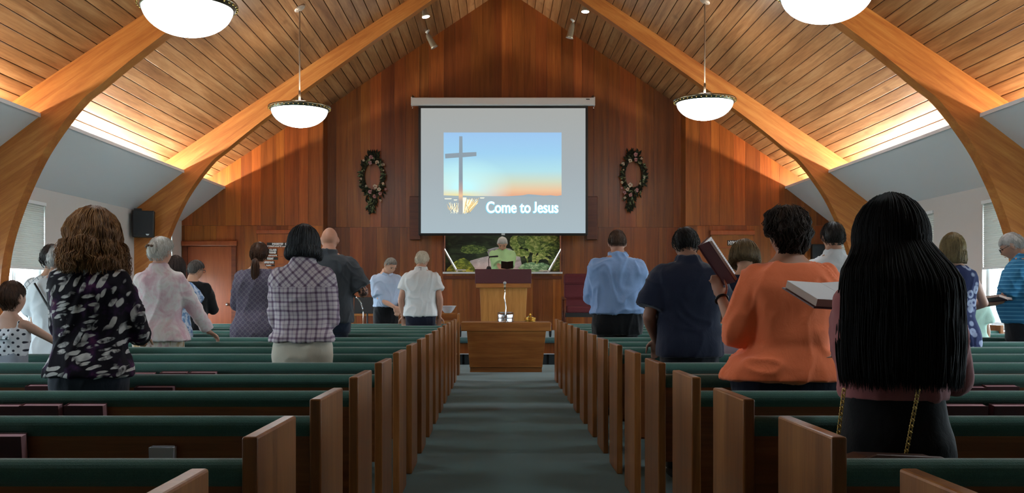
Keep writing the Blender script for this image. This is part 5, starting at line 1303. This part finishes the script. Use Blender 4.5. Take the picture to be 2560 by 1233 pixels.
# -- 15 short blond woman
y = row(5); blond, _ = person(at_x(1862, y), y, 1.60, 'woman with short dark blond hair and navy top before orange shirt', male=False, wid=1.1, top='navy_top', hem=.97, sleeve=.7, sl_r=1.3, bottom='mauve_skirt', skirt=1.6, R={'w': (.12, .3, 1.05)}, L={'w': (-.2, .22, .92)}, hpitch=.35, hyaw=-.2,
    hair=dict(style='bob', mat=hairmat('4a3a28', '8f7a58', .35, 'b8a888'), length=.045, n=1300, vol=.042, rad=.0019, wide=.05, taper=.15), voxel=.010, seed=17)
# -- 16 orange shirt woman
y = row(2); orange, oa = person(at_x(1972, y), y, 1.60, 'woman in orange knit top with curly dark hair raising a book', male=False, wid=1.38, dep=1.5, hip=1.2, belly=.05, top='orange_knit', hem=.872, ease=.026, flare=.10, sleeve=1.05, sl_r=1.9, bottom='navy_trousers', sk='b08068',
    L={'w': (-.285, .15, 1.175), 'e': (-.1, -.6, -1), 'f': (-.25, .25, .93), 'n': (.5, .75, .1), 'c': .35}, R={'w': (.15, .32, 1.08), 'e': (.5, -.8, -.5)}, hyaw=.35, glasses=True,
    hair=dict(style='short', mat=hairmat('17110e', '3d2c22', .6, '5a4232'), n=2600, vol=.032, curl=.009, cf=28, rad=.0018, nape=-.80), voxel=.0088, seed=18, fold=.015)
wl = oa[-1][2]; MB().torus(wl-Vector((0, 0, .0)), .030, .006, 18, 6, Vector((0, 0, 1)).rotation_difference((oa[-1][2]-oa[-1][1]).normalized()).to_matrix()).build('bracelet', 'black', orange, True)
# -- 17 man in white shirt
y = row(6); whitem, _ = person(at_x(2084, y), y, 1.79, 'man with black hair in white collared shirt behind orange top', male=True, wid=1.05, top='white_shirt', hem=.95, ease=.02, sleeve=1.9, bottom='dark_trousers', sk='a87860', R={'w': (.12, .32, 1.1)}, L={'w': (-.12, .32, 1.1)},
    hair=dict(style='short', mat=hairmat('0d0b0b', '26201d'), n=500, vol=.016, nape=-.45), collar=True, voxel=.010, seed=19)
# -- 18 long haired woman, near right
y = row(0, .55); longh, _ = person(at_x(2233, y), y, 1.475, 'woman with very long black hair in pink sweater, near right pew', male=False, wid=1.15, dep=1.15, hip=.96, top='pink_sweater', hem=1.055, ease=.022, sleeve=1.9, sl_r=1.25, bottom='black_cloth', skirt=.05, sk='a87a66', R={'w': (.15, .25, .98), 'e': (.42, -.9, -.55)}, L={'w': (-.03, .26, 1.0), 'e': (.2, -1, -.6)}, hpitch=.05,
    hair=dict(style='long', mat=hairmat('020202', '070505', .8), length=.425, n=2700, vol=.036, rad=.0020, prof=[(0, 1), (.08, 1.12), (.2, 1.46), (.32, 1.58), (.75, 1.62), (1, 1.55)], profy=[(0, 1), (.2, 1.2), (.4, 1.34), (1, 1.27)], seg=11, jit=.010, tip=.03, curl=.0005, cf=8), voxel=.0098, seed=20)
for q, (px0, px1) in enumerate(((2110, 2088), (2296, 2262))):
    a = at(px0, 975, row(0)-.20); b_ = at(px1, 1150, row(0)-.22); mb = MB(); nl = 24
    loc = Vector(longh.location)
    for k in range(nl):
        p = a.lerp(b_, k/(nl-1))-loc; mb.torus(p, .0058, .0017, 10, 5, RY(.1) @ (RX(PI/2) if k % 2 else RZ(.3) @ RY(PI/2)), .75, 1.25)
    mb.build('chain_strap', 'brass', longh, True)
# -- 19 blond woman, blue print dress
y = row(6); bl2, _ = person(at_x(2384, y), y, 1.70, 'blond woman in sleeveless blue paisley dress on the right', male=False, wid=1.05, top='print_paisley', hem=.60, ease=.02, flare=.03, sleeve=0, bottom=None, sk='b88c78', R={'w': (.16, .28, 1.06), 'e': (.9, -.6, -.3)}, L={'w': (-.12, .3, 1.06)},
    hair=dict(style='bob', mat=hairmat('5a4a30', 'a08e66', .35, 'c8bc96'), length=.115, n=1300, vol=.022, rad=.0019, wide=.06), voxel=.0098, seed=21)
# -- 20 man in blue striped shirt, right edge
y = row(7, .60); bm, ba = person(at_x(2556, y), y, 1.79, 'grey haired man with glasses in blue striped polo at right edge', yaw=.95, male=True, wid=1.12, dep=1.2, belly=.04, top='print_stripe_blue', hem=.92, ease=.026, sleeve=.8, sl_r=1.7, bottom='dark_trousers', sk='b5866f', face=True, glasses=True, R={'w': (-.0, .36, 1.10), 'e': (.5, -.8, -.5)}, L={'w': (-.05, .36, 1.12), 'e': (-.5, -.8, -.5)}, hpitch=.5,
    hair=dict(style='short', mat=hairmat('8f8d8a', 'c9c7c4'), n=500, vol=.011), collar=True, voxel=.0098, seed=22)
# -- 21 child in mint behind the blond woman
y = row(8); mint, _ = person(at_x(2428, y), y, 1.34, 'child in pale mint dress half hidden behind the blue paisley dress', male=False, wid=1.1, top='mint_dress', hem=.45, ease=.03, flare=.09, sleeve=.7, sl_r=1.8, bottom=None, hair=dict(style='short', mat=hairmat('4a3a28', '8f7a58'), n=200, vol=.02), voxel=.012, seed=23)

# ---- books in hands: covers, page blocks
plain('page_edge', 'a89084', .8)
def open_book(name, loc, R3, w, h, label, ang=.35, cover='maroon', page='paper', th=.022):
    """spine along local y (height h); pages face +z; opened with each half raised by ang"""
    e = empty(name, loc, 0, label, 'book'); e.rotation_euler = R3.to_euler()
    for s_ in (-1, 1):
        r = RY(-s_*ang); c = r @ Vector((s_*w/2, 0, 0))
        MB().box(c, (w, h, .005), r).build('cover', cover, e, bevel=.0015)
        c2 = r @ Vector((s_*(w/2-.004), 0, .0025+th/2)); MB().box(c2, (w-.012, h-.012, th-.002), r).build('pages', 'page_edge', e)
        c3 = r @ Vector((s_*(w/2-.004), 0, .0022+th)); MB().box(c3, (w-.013, h-.013, .0012), r).build('top_page', page, e)
    MB().tube([(0, -h/2, -.002), (0, h/2, -.002)], .006, 8).build('spine', cover, e)
    return e
t = NT('text_page', .8); sp = t.n('ShaderNodeSeparateXYZ', {0: t.coord()})
ln1 = t.ramp(t.math('FRACT', t.math('ADD', t.math('DIVIDE', sp.outputs[1], .012), 40.)), [(.0, (1, 1, 1)), (.35, (1, 1, 1)), (.45, (0, 0, 0))])
nn = t.ramp(t.noise(t.coord(scale=(260, 90, 1)), 1., 1), [(.45, (0, 0, 0)), (.5, (1, 1, 1))])
t.col(t.mix(t.math('MULTIPLY', t.math('MULTIPLY', ln1, nn), .5), lin('e4e8ec'), lin('505860'))); M['text_page'] = t.m
y = row(2)+.20
hb_ = at(1790, 655, y)
sp_dir = (at(1835, 708, y)-at(1765, 603, y)).normalized()
# book of the orange woman: outer cover towards us, pages to the right
Ry = -sp_dir; zn = Vector((.95, -.22, .2)); zn = (zn-Ry*zn.dot(Ry)).normalized(); xn = Ry.cross(zn).normalized()
open_book('hymnal', at(1779, 663, y), Matrix((xn, Ry, zn)).transposed(), .155, .235, 'open maroon hymnal held up by the woman in orange', .38, 'maroon', 'text_page', .016)
y = row(0)+.26; c_ = at(2086, 750, y)
open_book('hymnal', c_, RZ(.26) @ RX(.33), .14, .20, 'open hymnal held flat by the long haired woman', .06, 'maroon', 'paper', .026)
y = row(7, .60)-.10; c_ = at(2496, 752, y)
open_book('hymnal', c_, RZ(.5) @ RX(-.12) @ RY(.15), .12, .18, 'dark hymnal held by the man in blue striped polo', .06, 'maroon', 'maroon', .022)
y = PY+.40; c_ = at(1268, 664, y)
open_book('bible', c_, RX(-.9), .11, .16, 'dark bible held by the speaker at the pulpit', .2, 'black', 'paper', .014)
